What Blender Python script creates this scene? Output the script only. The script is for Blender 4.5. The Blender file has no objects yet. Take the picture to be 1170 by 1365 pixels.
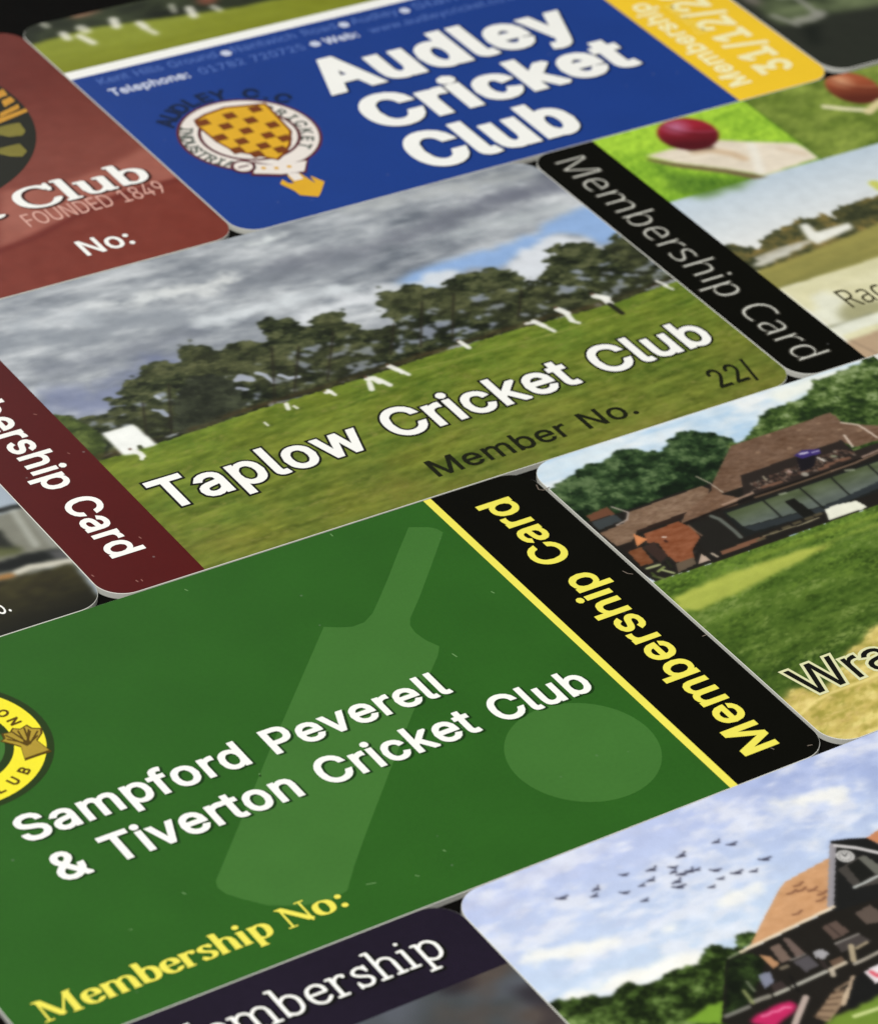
import bpy, math, random
import numpy as np
from mathutils import Matrix, Vector
from mathutils.geometry import delaunay_2d_cdt

# One Blender unit is one centimetre. Card artwork is laid out in millimetres
# measured from the lower left corner of each card.
S = bpy.context.scene
S.unit_settings.system = 'METRIC'
S.unit_settings.scale_length = 0.01
COL = S.collection

# ---------------------------------------------------------------- camera
cd = bpy.data.cameras.new('camera')
cam = bpy.data.objects.new('camera', cd)
COL.objects.link(cam)
cam.matrix_world = Matrix.Translation((-15.375, -32.8084, 23.3679)) @ Matrix([[0.788935, 0.272939, -0.550532], [-0.604044, 0.508872, -0.613335], [0.112747, 0.816428, 0.566334]]).to_4x4()
cd.sensor_fit = 'HORIZONTAL'
cd.sensor_width = 36
cd.lens = 160.146
cd.shift_x = -0.44017
cd.shift_y = 0.00000
cd.clip_start = 1
cd.clip_end = 1000
cd.dof.use_dof = True
cd.dof.focus_distance = 39.110
cd.dof.aperture_fstop = 0.66
S.camera = cam

# ---------------------------------------------------------------- world and lamps
w = bpy.data.worlds.new('World')
S.world = w
w.use_nodes = True
bg = w.node_tree.nodes['Background']
bg.inputs[0].default_value = (0.92, 0.96, 1.0, 1)
bg.inputs[1].default_value = 0.09

def lamp(name, loc, target, size, energy, col):
    l = bpy.data.lights.new(name, 'AREA')
    l.shape = 'RECTANGLE'
    l.size, l.size_y = size
    l.energy = energy
    l.color = col
    o = bpy.data.objects.new(name, l)
    COL.objects.link(o)
    o.location = loc
    o.rotation_euler = (Vector(target) - Vector(loc)).to_track_quat('-Z', 'Y').to_euler()
    return o

lamp('sheen_light', (22, 72, 42), (1, 5, 0), (26, 22), 4000, (0.95, 0.98, 1.0))  # unseen lamp, added in the mirror direction to put sheen on the red card
lamp('ceiling_light', (-35, -30, 95), (3, -5, 0), (60, 50), 153000, (1.0, 0.985, 0.95))
S.view_settings.view_transform = 'Standard'
S.view_settings.look = 'None'
S.view_settings.exposure = 0
S.view_settings.gamma = 1

# ---------------------------------------------------------------- materials
def lin(c):
    c = np.asarray(c, float) / 255
    return np.where(c <= .04045, c / 12.92, ((c + .055) / 1.055) ** 2.4)

WHITE = 1.2          # how bright a perfectly white card renders under the lamps

def ink(c):
    """reflectance of an ink from its colour as photographed (0-255)"""
    return np.clip(lin(c) / WHITE, .0012, .86)

def base_mat(name, rough=.38, spec=.25):
    m = bpy.data.materials.new(name)
    m.use_nodes = True
    nt = m.node_tree
    b = nt.nodes['Principled BSDF']
    b.inputs['Roughness'].default_value = rough
    b.inputs['Specular IOR Level'].default_value = spec
    return m, nt, b

def grain(nt, src, dst, amount, scale, wear=0.0):
    """fine print grain (and faint wear) multiplied over a colour"""
    tc = nt.nodes.new('ShaderNodeTexCoord')
    n = nt.nodes.new('ShaderNodeTexNoise')
    n.inputs['Scale'].default_value = scale
    n.inputs['Detail'].default_value = 3
    nt.links.new(tc.outputs['Object'], n.inputs['Vector'])
    n2 = nt.nodes.new('ShaderNodeTexNoise')
    n2.inputs['Scale'].default_value = scale * .06
    n2.inputs['Detail'].default_value = 2
    nt.links.new(tc.outputs['Object'], n2.inputs['Vector'])
    ad = nt.nodes.new('ShaderNodeMath')
    ad.operation = 'ADD'
    nt.links.new(n.outputs['Fac'], ad.inputs[0])
    nt.links.new(n2.outputs['Fac'], ad.inputs[1])
    mr = nt.nodes.new('ShaderNodeMapRange')
    mr.inputs['From Min'].default_value = .6
    mr.inputs['From Max'].default_value = 1.4
    mr.inputs['To Min'].default_value = 1 - amount
    mr.inputs['To Max'].default_value = 1 + amount
    nt.links.new(ad.outputs[0], mr.inputs['Value'])
    vm = nt.nodes.new('ShaderNodeVectorMath')
    vm.operation = 'SCALE'
    if isinstance(src, tuple):
        vm.inputs[0].default_value = src[:3]
    else:
        nt.links.new(src, vm.inputs[0])
    nt.links.new(mr.outputs[0], vm.inputs['Scale'])
    out = vm.outputs[0]
    if wear:
        v = nt.nodes.new('ShaderNodeTexVoronoi')
        v.inputs['Scale'].default_value = 2.6
        nt.links.new(tc.outputs['Object'], v.inputs['Vector'])
        lt = nt.nodes.new('ShaderNodeMath')
        lt.operation = 'LESS_THAN'
        lt.inputs[1].default_value = .042
        nt.links.new(v.outputs['Distance'], lt.inputs[0])
        sp = nt.nodes.new('ShaderNodeSeparateColor')
        nt.links.new(v.outputs['Color'], sp.inputs[0])
        g2 = nt.nodes.new('ShaderNodeMath')
        g2.operation = 'GREATER_THAN'
        g2.inputs[1].default_value = .45
        nt.links.new(sp.outputs[0], g2.inputs[0])
        ml = nt.nodes.new('ShaderNodeMath')
        ml.operation = 'MULTIPLY'
        nt.links.new(lt.outputs[0], ml.inputs[0])
        nt.links.new(g2.outputs[0], ml.inputs[1])
        m3 = nt.nodes.new('ShaderNodeMath')
        m3.operation = 'MULTIPLY'
        m3.inputs[1].default_value = wear
        nt.links.new(ml.outputs[0], m3.inputs[0])
        mx = nt.nodes.new('ShaderNodeMix')
        mx.data_type = 'RGBA'
        mx.inputs['B'].default_value = (.6, .6, .58, 1)
        nt.links.new(m3.outputs[0], mx.inputs['Factor'])
        nt.links.new(out, mx.inputs['A'])
        out = mx.outputs['Result']
    nt.links.new(out, dst)
    bp = nt.nodes.new('ShaderNodeBump')
    bp.inputs['Strength'].default_value = .03
    bp.inputs['Distance'].default_value = .004
    nt.links.new(n.outputs['Fac'], bp.inputs['Height'])
    for nd in nt.nodes:
        if nd.type == 'BSDF_PRINCIPLED':
            nt.links.new(bp.outputs[0], nd.inputs['Normal'])

_mats = {}
def ink_mat(name, c, amount=.05, scale=60, rough=.38, wear=0.0, spec=.25):
    if name in _mats:
        return _mats[name]
    m, nt, b = base_mat(name, rough, spec)
    grain(nt, tuple(float(x) for x in ink(c)), b.inputs['Base Color'], amount, scale, wear)
    _mats[name] = m
    return m

def photo_mat():
    m, nt, b = base_mat('photographic_print', .36, .22)
    a = nt.nodes.new('ShaderNodeVertexColor')
    a.layer_name = 'ink'
    grain(nt, a.outputs['Color'], b.inputs['Base Color'], .10, 85, .0)
    return m
PHOTO = photo_mat()
PVC = ink_mat('white_card_plastic', (226, 226, 218), .03, 20, .42)

# ---------------------------------------------------------------- objects
def link(name, me, parent=None, mat=None, label=None, kind=None):
    o = bpy.data.objects.new(name, me)
    COL.objects.link(o)
    if parent is not None:
        o.parent = parent
    if mat is not None and me is not None:
        me.materials.append(mat)
    if label:
        o['label'] = label
    if kind:
        o['kind'] = kind
    return o

def mesh(name, verts, faces):
    me = bpy.data.meshes.new(name)
    me.from_pydata(verts, [], faces)
    me.update()
    return me

# pose of each card: x and y in mm of its upper left corner on the table, turn in degrees
POSE = {'taplow': (-0.0, -0.0, 0.0), 'audley': (46.67, -54.05, -0.05), 'red': (-39.04, -54.12, -0.02), 'samp': (-36.72, 54.16, -0.08), 'wra': (49.21, 54.01, -0.03), 'pav': (4.57, 108.11, -0.17), 'dark': (-81.12, 108.26, -0.03), 'rac': (85.65, -0.03, -0.02), 'left': (-85.61, 0.1, 0.07), 'far': (132.42, -54.8, -0.05)}
W, H, T, RAD = 85.6, 54.0, .76, 3.18
LAYER = .012            # mm between printed layers

def round_rect(inset, n=10, x0=0, x1=W, y0=0, y1=H, r=RAD):
    pts = []
    rr = max(r - inset, .05)
    for cx, cy, a0 in ((x1 - r, y1 - r, 0), (x0 + r, y1 - r, 90), (x0 + r, y0 + r, 180), (x1 - r, y0 + r, 270)):
        for k in range(n + 1):
            a = math.radians(a0 + 90 * k / n)
            pts.append((cx + rr * math.cos(a), cy + rr * math.sin(a)))
    return pts

def build_body(parent):
    """rounded plastic card with softly chamfered rims, top face at z = 0"""
    rings = [(.05, 0.0), (.015, -.015), (0.0, -.04), (0.0, -T + .1), (.05, -T + .02), (.12, -T)]
    verts, faces = [], []
    n = len(round_rect(0))
    for ins, z in rings:
        verts += [(x / 10, y / 10, z / 10) for x, y in round_rect(ins)]
    for k in range(len(rings) - 1):
        for i in range(n):
            j = (i + 1) % n
            faces.append((k * n + i, (k + 1) * n + i, (k + 1) * n + j, k * n + j))
    faces.append(tuple(range(n)))
    faces.append(tuple(reversed(range((len(rings) - 1) * n, len(rings) * n))))
    return link('card_body', mesh('card_body', verts, faces), parent, PVC)

CARDS = {}
def card(key, label):
    x, y, th = POSE[key]
    o = link('membership_card', None)
    o.empty_display_size = .5
    # lower left corner after turning about the card's centre
    c, s = math.cos(math.radians(-th)), math.sin(math.radians(-th))
    cx, cy = (x + W / 2), -(y + H / 2)
    lx, ly = -W / 2, -H / 2
    o.location = ((cx + c * lx - s * ly) / 10, (cy + s * lx + c * ly) / 10, T / 10)
    o.rotation_euler = (0, 0, math.radians(-th))
    o['label'] = label
    o['category'] = 'membership card'
    o['group'] = 'membership cards laid edge to edge'
    build_body(o)
    CARDS[key] = o
    return o

def region(parent, name, polys, mat, layer=1, label=None):
    """flat printed area from polygons (mm), joined without overlaps"""
    vs, es = [], []
    for p in polys:
        b = len(vs)
        vs += [Vector(q) for q in p]
        es += [(b + i, b + (i + 1) % len(p)) for i in range(len(p))]
    v, e, f, *_ = delaunay_2d_cdt(vs, es, [], 0, 1e-5)
    P = np.array([tuple(q) for q in v])
    F = np.array(f)
    C = P[F].mean(1)
    keep = np.zeros(len(F), bool)
    for p in polys:
        keep |= inside(np.array(p, float), C[:, 0], C[:, 1])
    F = F[keep]
    me = mesh(name, [(a / 10, b / 10, layer * LAYER / 10) for a, b in P], [tuple(map(int, q)) for q in F])
    return link(name, me, parent, mat, label)

def inside(poly, X, Y):
    r = np.zeros(X.shape, bool)
    n = len(poly)
    for i in range(n):
        x0, y0 = poly[i]
        x1, y1 = poly[(i + 1) % n]
        if y0 == y1:
            continue
        c = ((Y >= y0) != (Y >= y1))
        if not c.any():
            continue
        xi = x0 + (Y - y0) * (x1 - x0) / (y1 - y0)
        r ^= c & (X < xi)
    return r

def winding(poly, X, Y):
    r = np.zeros(X.shape, int)
    n = len(poly)
    for i in range(n):
        x0, y0 = poly[i]
        x1, y1 = poly[(i + 1) % n]
        if y0 == y1:
            continue
        xi = x0 + (Y - y0) * (x1 - x0) / (y1 - y0)
        if y1 > y0:
            r += ((Y >= y0) & (Y < y1) & (X < xi)).astype(int)
        else:
            r -= ((Y >= y1) & (Y < y0) & (X < xi)).astype(int)
    return r

def clip_poly(poly, x0, x1, y0, y1):
    """Sutherland-Hodgman clip to a box"""
    for ax, lim, sg in ((0, x0, 1), (0, x1, -1), (1, y0, 1), (1, y1, -1)):
        out = []
        for i in range(len(poly)):
            a, b = poly[i - 1], poly[i]
            ia, ib = (a[ax] - lim) * sg >= 0, (b[ax] - lim) * sg >= 0
            if ia != ib:
                t = (lim - a[ax]) / (b[ax] - a[ax])
                out.append((a[0] + t * (b[0] - a[0]), a[1] + t * (b[1] - a[1])))
            if ib:
                out.append(b)
        poly = out
        if not poly:
            return []
    return poly

def band(parent, name, x0, x1, y0, y1, mat, label=None, layer=1):
    """a printed band of the card face, following the rounded corners"""
    p = clip_poly(round_rect(.05), x0, x1, y0, y1)
    me = mesh(name, [(a / 10, b / 10, layer * LAYER / 10) for a, b in p], [tuple(range(len(p)))])
    return link(name, me, parent, mat, label)

# ---------------------------------------------------------------- lettering
INTER={'T':(449,"32,452 32,509 417,509 417,452 257,452 257,0 193,0 193,452"),
'a':(389,"160,-9 94,5 48,45 30,108 43,161 78,193 125,211 178,220 234,227 265,235 271,240 274,246 276,255 276,257 267,297 240,322 196,331 149,322 118,301 100,274 41,291 79,346 133,375 194,384 239,379 286,360 322,320 337,251 337,0 277,0 277,52 272,52 252,25 215,1;170,45 228,59 263,93 276,138 276,190 259,182 231,176 200,171 175,168 134,159 103,139 92,105 102,72 130,52"),
'p':(424,"53,-143 53,379 112,379 112,319 118,319 137,346 171,373 229,384 259,382 287,374 313,361 335,342 354,320 370,293 390,189 370,84 355,57 336,34 313,16 288,3 260,-6 229,-8 173,4 138,31 118,59 114,59 114,-143;220,47 242,49 262,55 279,66 316,117 328,189 316,261 280,311 262,322 243,328 220,330 198,328 178,322 161,312 125,263 113,189 125,115 162,65 179,55 198,49"),
'l':(189,"139,-2 112,0 91,8 74,20 62,37 55,59 53,84 53,509 114,509 114,99 120,62 126,57 135,53 146,52 160,53 170,54 181,3 162,-1"),
'o':(415,"207,-8 174,-5 144,3 117,16 93,35 72,58 56,85 34,187 56,291 72,318 93,341 117,360 144,374 174,382 207,384 241,382 271,374 299,360 323,341 343,318 359,291 381,187 359,85 343,58 323,35 299,16 271,3 241,-5;207,46 231,49 252,55 270,66 307,117 319,187 307,258 270,310 252,321 231,328 207,330 184,328 163,321 145,310 108,258 96,187 108,117 145,66 163,55 184,49"),
'w':(567,"138,0 23,379 87,379 133,214 154,137 175,41 165,41 186,135 206,214 252,379 316,379 362,214 382,136 402,41 391,41 413,135 434,214 480,379 545,379 429,0 368,0 319,172 305,225 291,280 277,338 291,338 277,280 263,225 248,172 199,0"),
'C':(510,"267,-7 225,-3 186,7 150,25 119,49 92,79 70,115 53,157 44,203 40,254 44,305 53,352 70,393 92,429 119,459 150,484 186,501 225,512 267,516 340,504 402,471 448,418 473,348 408,348 389,395 357,428 315,449 267,456 237,453 209,445 184,432 161,414 141,391 125,364 103,254 125,145 141,117 161,94 184,76 210,63 237,56 267,53 315,60 357,81 389,114 408,160 473,160 448,91 402,38 341,5"),
'r':(259,"53,0 53,379 112,379 112,321 115,321 124,339 137,354 152,367 213,385 229,384 243,384 243,322 230,324 207,326 159,315 126,284 114,237 114,0"),
'i':(167,"53,0 53,379 114,379 114,0;84,443 54,455 41,483 54,512 84,524 114,512 126,483 114,455"),
'c':(396,"207,-8 174,-5 144,3 117,16 93,35 72,58 56,85 34,187 56,291 72,318 93,341 117,360 144,374 174,382 207,384 260,377 305,356 340,322 362,277 303,262 290,289 270,311 242,325 207,330 184,328 163,321 145,310 108,258 96,187 108,117 145,66 163,55 184,49 207,46 243,52 271,66 292,89 304,117 363,102 341,56 306,21 261,-1"),
'k':(381,"110,137 110,212 121,212 284,379 360,379 184,199 177,199;53,0 53,509 114,509 114,0;294,0 148,186 191,229 372,0"),
'e':(404,"212,-8 177,-5 145,3 117,16 92,35 72,58 56,85 34,187 55,290 71,317 91,340 115,359 142,373 172,382 205,384 266,374 319,341 357,282 371,194 371,169 75,169 75,221 338,221 310,202 298,269 263,314 205,330 146,313 109,270 96,211 96,178 110,106 151,61 212,46 254,53 285,73 306,105 365,91 335,39 283,4"),
't':(227,"204,379 204,327 6,327 6,379;65,471 126,471 126,98 136,61 144,55 156,51 170,50 185,51 202,54 213,2 192,-3 168,-4 138,-1 113,7 92,21 77,41 68,64 65,93"),
'u':(410,"182,-5 115,11 97,23 82,39 69,59 53,139 53,379 114,379 114,144 116,117 124,94 137,75 154,61 175,53 200,50 249,62 283,97 296,153 296,379 357,379 357,0 298,0 298,92 307,92 294,60 277,35 257,17 234,5 209,-3"),
'b':(424,"229,-8 172,4 138,31 118,59 112,59 112,0 53,0 53,509 114,509 114,319 118,319 137,346 171,373 229,384 259,382 287,374 313,361 335,342 354,320 370,293 390,189 370,84 355,57 336,34 313,16 288,3 260,-6;220,47 242,49 262,55 279,66 316,117 328,189 316,261 280,311 262,322 243,328 220,330 198,328 178,322 161,312 125,263 113,189 125,115 162,65 179,55 198,49"),
'M':(628,"60,0 60,509 152,509 277,187 287,159 299,123 311,84 322,49 307,49 318,83 330,121 342,158 352,187 476,509 568,509 568,0 504,0 504,291 504,327 505,369 506,413 507,457 513,457 498,409 482,363 467,322 456,291 342,0 286,0 170,291 159,321 145,361 129,408 112,457 119,457 120,416 121,372 122,328 122,291 122,0"),
'm':(610,"53,0 53,379 112,379 112,295 108,295 132,346 172,376 219,386 245,383 268,375 287,361 303,342 314,320 321,295 312,295 337,343 381,375 437,386 497,372 541,328 557,255 557,0 496,0 496,254 493,279 485,298 473,313 456,323 438,329 419,330 374,320 345,290 335,247 335,0 274,0 274,260 272,280 265,297 253,311 238,322 220,328 199,330 158,320 126,289 114,238 114,0"),
' ':(0,""),
'N':(523,"60,0 60,509 136,509 343,183 363,151 388,107 414,55 405,54 401,108 399,157 399,195 399,509 463,509 463,0 387,0 202,290 177,331 148,381 108,452 119,454 122,384 124,328 125,291 125,0"),
'.':(188,"95,-4 63,9 50,41 63,73 95,87 128,73 141,41 128,9"),
'2':(453,"64,0 64,47 234,229 282,282 311,327 320,371 308,419 273,449 224,460 172,447 139,413 127,362 66,362 68,391 75,418 86,442 143,496 225,516 306,497 361,445 381,372 371,318 336,259 267,180 153,60 153,57 389,57 389,0"),
'/':(249,"235,533 71,-76 14,-76 178,533"),
'S':(447,"224,-9 128,9 102,23 81,40 64,60 51,83 42,109 38,137 104,137 123,88 166,59 224,49 286,60 329,92 346,139 332,179 296,205 245,222 184,239 145,253 112,269 86,289 67,313 56,341 52,372 54,400 62,425 75,448 138,498 227,516 316,498 377,449 390,427 398,403 401,378 337,378 332,402 320,421 302,437 280,449 254,456 225,459 167,448 129,418 115,376 117,359 122,345 131,334 169,308 212,293 264,279 312,264 359,238 395,198 408,139 406,112 399,87 386,64 370,43 349,25 323,11"),
'f':(254,"228,379 228,327 6,327 6,379;81,0 81,432 96,486 135,519 187,530 222,527 243,521 227,468 215,472 195,474 178,472 164,468 154,460 142,419 142,0"),
'd':(424,"195,-8 165,-6 137,3 111,16 89,34 70,57 55,84 34,189 55,293 70,320 89,342 112,361 137,374 165,382 196,384 253,373 287,346 306,319 311,319 311,509 372,509 372,0 313,0 313,59 307,59 287,31 252,4;205,47 226,49 246,55 263,65 299,115 312,189 300,263 263,312 246,322 227,328 205,330 182,328 162,322 145,311 108,261 96,189 109,117 145,66 162,55 182,49"),
'P':(445,"60,0 60,509 235,509 272,506 305,499 332,487 356,471 375,452 390,430 409,348 390,265 375,243 356,223 332,207 305,195 272,188 235,186 109,186 109,242 233,242 297,256 333,294 344,348 333,402 297,439 232,452 125,452 125,0"),
'v':(389,"163,0 17,379 84,379 165,155 187,87 206,21 184,21 203,87 224,155 305,379 371,379 226,0"),
'&':(448,"197,-7 110,12 54,62 34,133 47,189 85,235 140,279 216,335 237,352 255,375 262,405 260,420 255,434 245,445 233,454 219,459 201,461 168,453 145,431 137,399 145,363 169,327 204,284 438,0 364,0 171,231 121,293 87,344 75,398 91,458 134,499 200,513 266,499 308,459 324,404 315,362 291,325 256,293 154,217 110,174 97,131 109,87 143,57 193,46 251,59 301,95 336,151 349,224 408,224 397,144 371,92 345,62 333,47 271,7"),
'n':(410,"114,227 114,0 53,0 53,379 112,379 112,287 102,287 116,319 132,344 152,362 175,374 200,382 227,384 295,369 341,321 357,240 357,0 296,0 296,235 293,263 286,286 273,304 256,318 235,326 210,329 161,317 126,283"),
's':(365,"182,-8 112,3 62,38 36,94 94,107 101,87 111,72 124,60 181,45 206,47 227,53 244,62 258,74 265,88 268,103 266,115 262,126 254,136 212,155 149,170 118,180 92,192 72,208 58,227 50,249 47,274 49,295 55,314 65,332 115,370 187,384 254,372 299,339 324,290 268,277 243,316 228,325 210,331 187,333 131,317 119,305 111,292 109,277 110,264 115,253 124,243 172,223 229,209 261,200 287,187 306,171 320,153 328,131 331,107 329,85 323,65 312,47 260,6"),
'h':(410,"114,227 114,0 53,0 53,509 114,509 114,287 102,287 116,319 132,344 152,362 175,374 200,382 227,384 295,369 313,356 328,340 341,321 357,240 357,0 296,0 296,235 293,263 286,286 273,304 256,318 235,326 210,329 161,317 126,283"),
'A':(480,"16,0 201,509 276,509 463,0 395,0 287,302 264,372 232,478 245,478 213,371 191,302 85,0;110,142 110,199 370,199 370,142"),
'y':(389,"47,-139 61,-86 71,-87 104,-89 130,-74 151,-36 163,-1 17,379 84,379 165,155 187,87 206,21 184,21 202,87 224,155 305,379 371,379 204,-58 177,-107 139,-136 91,-145 65,-143"),
'W':(686,"155,0 16,509 82,509 163,196 175,145 187,94 197,40 189,40 200,94 211,145 224,196 306,509 380,509 462,196 474,145 486,94 497,40 488,40 499,94 510,145 523,196 603,509 670,509 530,0 455,0 368,323 351,391 336,475 350,475 335,395 318,323 230,0"),
'F':(410,"60,0 60,509 369,509 369,452 125,452 125,278 346,278 346,221 125,221 125,0"),
'O':(533,"267,-7 225,-3 186,7 150,25 119,49 92,79 70,115 53,157 44,203 40,254 44,305 53,352 70,393 92,429 119,459 150,484 186,501 225,512 267,516 309,512 348,501 384,484 415,459 442,429 464,393 480,352 490,305 493,254 490,203 480,157 464,115 442,79 415,49 384,25 348,7 309,-3;267,53 296,55 324,63 349,76 372,94 392,116 408,144 430,254 408,365 392,392 372,415 349,433 324,446 296,453 267,456 237,453 210,445 184,433 161,415 142,392 125,364 103,254 125,144 142,117 161,94 184,76 210,63 237,55"),
'U':(517,"259,-8 220,-6 186,2 154,15 126,33 103,55 85,80 71,108 63,140 60,173 60,509 124,509 124,178 141,113 187,68 259,52 331,68 377,113 393,178 393,509 457,509 457,173 454,140 446,108 433,80 414,55 391,33 363,15 332,2 297,-6"),
'D':(502,"219,0 96,0 96,57 215,57 254,60 288,68 318,81 343,99 363,122 379,149 399,255 379,361 364,388 344,410 320,428 291,441 258,449 221,452 93,452 93,509 225,509 273,505 315,495 353,478 385,455 412,426 433,391 449,351 458,306 462,255 458,205 449,159 433,119 411,83 384,54 351,31 312,14 268,3;125,509 125,0 60,0 60,509"),
'E':(419,"60,0 60,509 372,509 372,452 125,452 125,286 355,286 355,229 125,229 125,57 375,57 375,0"),
'1':(453,"76,0 76,55 391,55 391,0;276,509 276,0 212,0 212,448 209,448 86,358 86,427 198,509"),
'8':(453,"226,-7 136,11 74,62 62,84 54,109 52,135 65,195 101,241 153,265 153,267 129,276 109,289 93,308 80,330 73,354 70,380 73,405 79,429 90,450 146,498 226,516 306,498 361,450 373,429 379,405 382,380 379,354 372,330 359,308 343,289 323,276 300,267 300,265 351,241 387,195 401,135 398,109 391,84 378,62 317,11;226,49 285,60 323,91 337,139 322,189 283,223 226,235 169,223 130,189 115,139 129,91 167,60;226,290 274,300 307,330 319,376 308,420 275,449 226,460 177,449 145,420 133,376 145,330 178,300"),
'4':(453,"40,105 40,158 247,509 311,509 109,166 109,163 413,163 413,105;282,0 282,121 282,146 282,318 343,318 343,0"),
'9':(453,"226,516 256,513 285,506 310,494 333,478 352,458 368,434 389,347 373,270 315,168 200,0 130,0 301,248 307,248 287,221 257,202 218,195 137,214 116,229 98,247 83,269 64,352 66,382 73,411 85,436 143,494 168,506 196,513;226,460 174,446 138,407 125,352 138,295 174,257 226,243 279,257 314,295 327,350 314,407 279,446"),
'K':(467,"104,145 104,216 139,261 174,303 212,344 364,509 448,509 231,276 228,276;60,0 60,509 125,509 125,334 124,225 125,193 125,0;372,0 188,259 228,309 449,0"),
'H':(517,"60,0 60,509 125,509 125,289 392,289 392,509 457,509 457,0 392,0 392,232 125,232 125,0"),
'G':(520,"269,-7 225,-3 185,7 149,25 118,49 91,79 69,116 53,157 43,203 40,254 43,305 53,352 69,393 91,429 117,459 149,484 184,501 223,512 265,516 340,504 403,469 449,416 474,349 408,349 387,393 356,427 315,448 265,456 236,453 209,445 183,432 160,414 141,392 125,364 103,254 125,145 141,117 161,95 184,76 210,63 238,56 269,53 345,71 396,123 415,202 434,199 283,199 283,256 478,256 478,200 475,160 466,124 451,91 431,62 406,38 377,19 344,5 308,-4"),
':':(188,"95,-4 63,9 50,41 63,73 95,87 128,73 141,41 128,9;95,271 63,284 50,316 63,349 95,362 128,349 141,316 128,284"),
'0':(453,"227,-7 191,-3 158,7 130,24 105,48 85,77 69,113 48,254 69,395 85,431 106,461 130,484 159,502 191,512 227,516 262,512 295,502 323,484 348,461 368,431 384,395 405,254 384,113 368,77 348,48 323,24 295,7 263,-3;227,50 250,52 271,60 290,74 330,144 344,254 330,365 290,435 271,449 250,457 227,460 203,457 182,449 163,435 123,365 109,254 123,144 163,74 182,60 203,52"),
'7':(453,"97,0 323,448 323,452 62,452 62,509 391,509 391,449 165,0"),
'5':(453,"221,-7 140,11 83,60 60,130 122,130 138,89 173,60 221,50 276,64 314,104 328,162 314,221 275,262 218,277 167,268 128,246 67,253 96,509 366,509 366,452 151,452 134,301 136,301 178,325 229,334 294,321 345,285 379,231 391,163 388,132 381,102 369,76 352,52 332,32 309,15 282,3 253,-4"),
'I':(300,"31,0 31,57 118,57 118,452 31,452 31,509 269,509 269,452 183,452 183,57 269,57 269,0"),
'B':(456,"60,0 60,509 241,509 329,491 350,477 367,461 381,442 398,374 387,320 356,286 315,267 315,262 363,245 402,203 418,136 400,67 386,48 368,31 344,18 247,0;125,57 245,57 281,60 309,67 330,80 344,96 353,115 355,137 342,184 306,218 248,231 125,231;125,285 238,285 288,296 323,326 336,372 333,393 326,412 313,429 294,442 270,449 240,452 125,452"),
'3':(453,"218,-7 133,10 70,57 57,79 48,104 44,132 109,132 126,87 165,59 219,50 275,61 315,93 329,145 316,196 275,234 201,248 157,248 157,299 288,448 288,452 70,452 70,509 372,509 372,461 211,278 211,289 247,290 279,286 308,276 333,262 354,244 371,222 383,198 391,173 393,145 390,116 383,90 370,66 309,12"),
'R':(449,"60,0 60,509 236,509 333,489 356,473 376,455 390,433 409,352 390,271 376,250 356,232 333,217 236,198 96,198 96,255 234,255 298,267 334,300 345,352 334,405 298,440 233,452 125,452 125,0;353,0 230,229 303,229 428,0"),
'L':(393,"60,0 60,509 125,509 125,57 361,57 361,0"),
'V':(480,"204,0 16,509 84,509 192,206 215,137 248,31 235,31 267,138 290,206 395,509 463,509 278,0"),
'x':(379,"21,0 171,218 171,171 29,379 100,379 147,306 179,253 207,206 175,206 202,253 233,306 282,379 352,379 209,169 209,214 358,0 287,0 231,85 200,136 173,182 205,182 178,136 148,85 91,0"),
'Y':(472,"203,0 203,208 16,509 91,509 192,344 222,292 250,230 224,230 251,293 280,344 381,509 455,509 268,208 268,0")}
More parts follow.
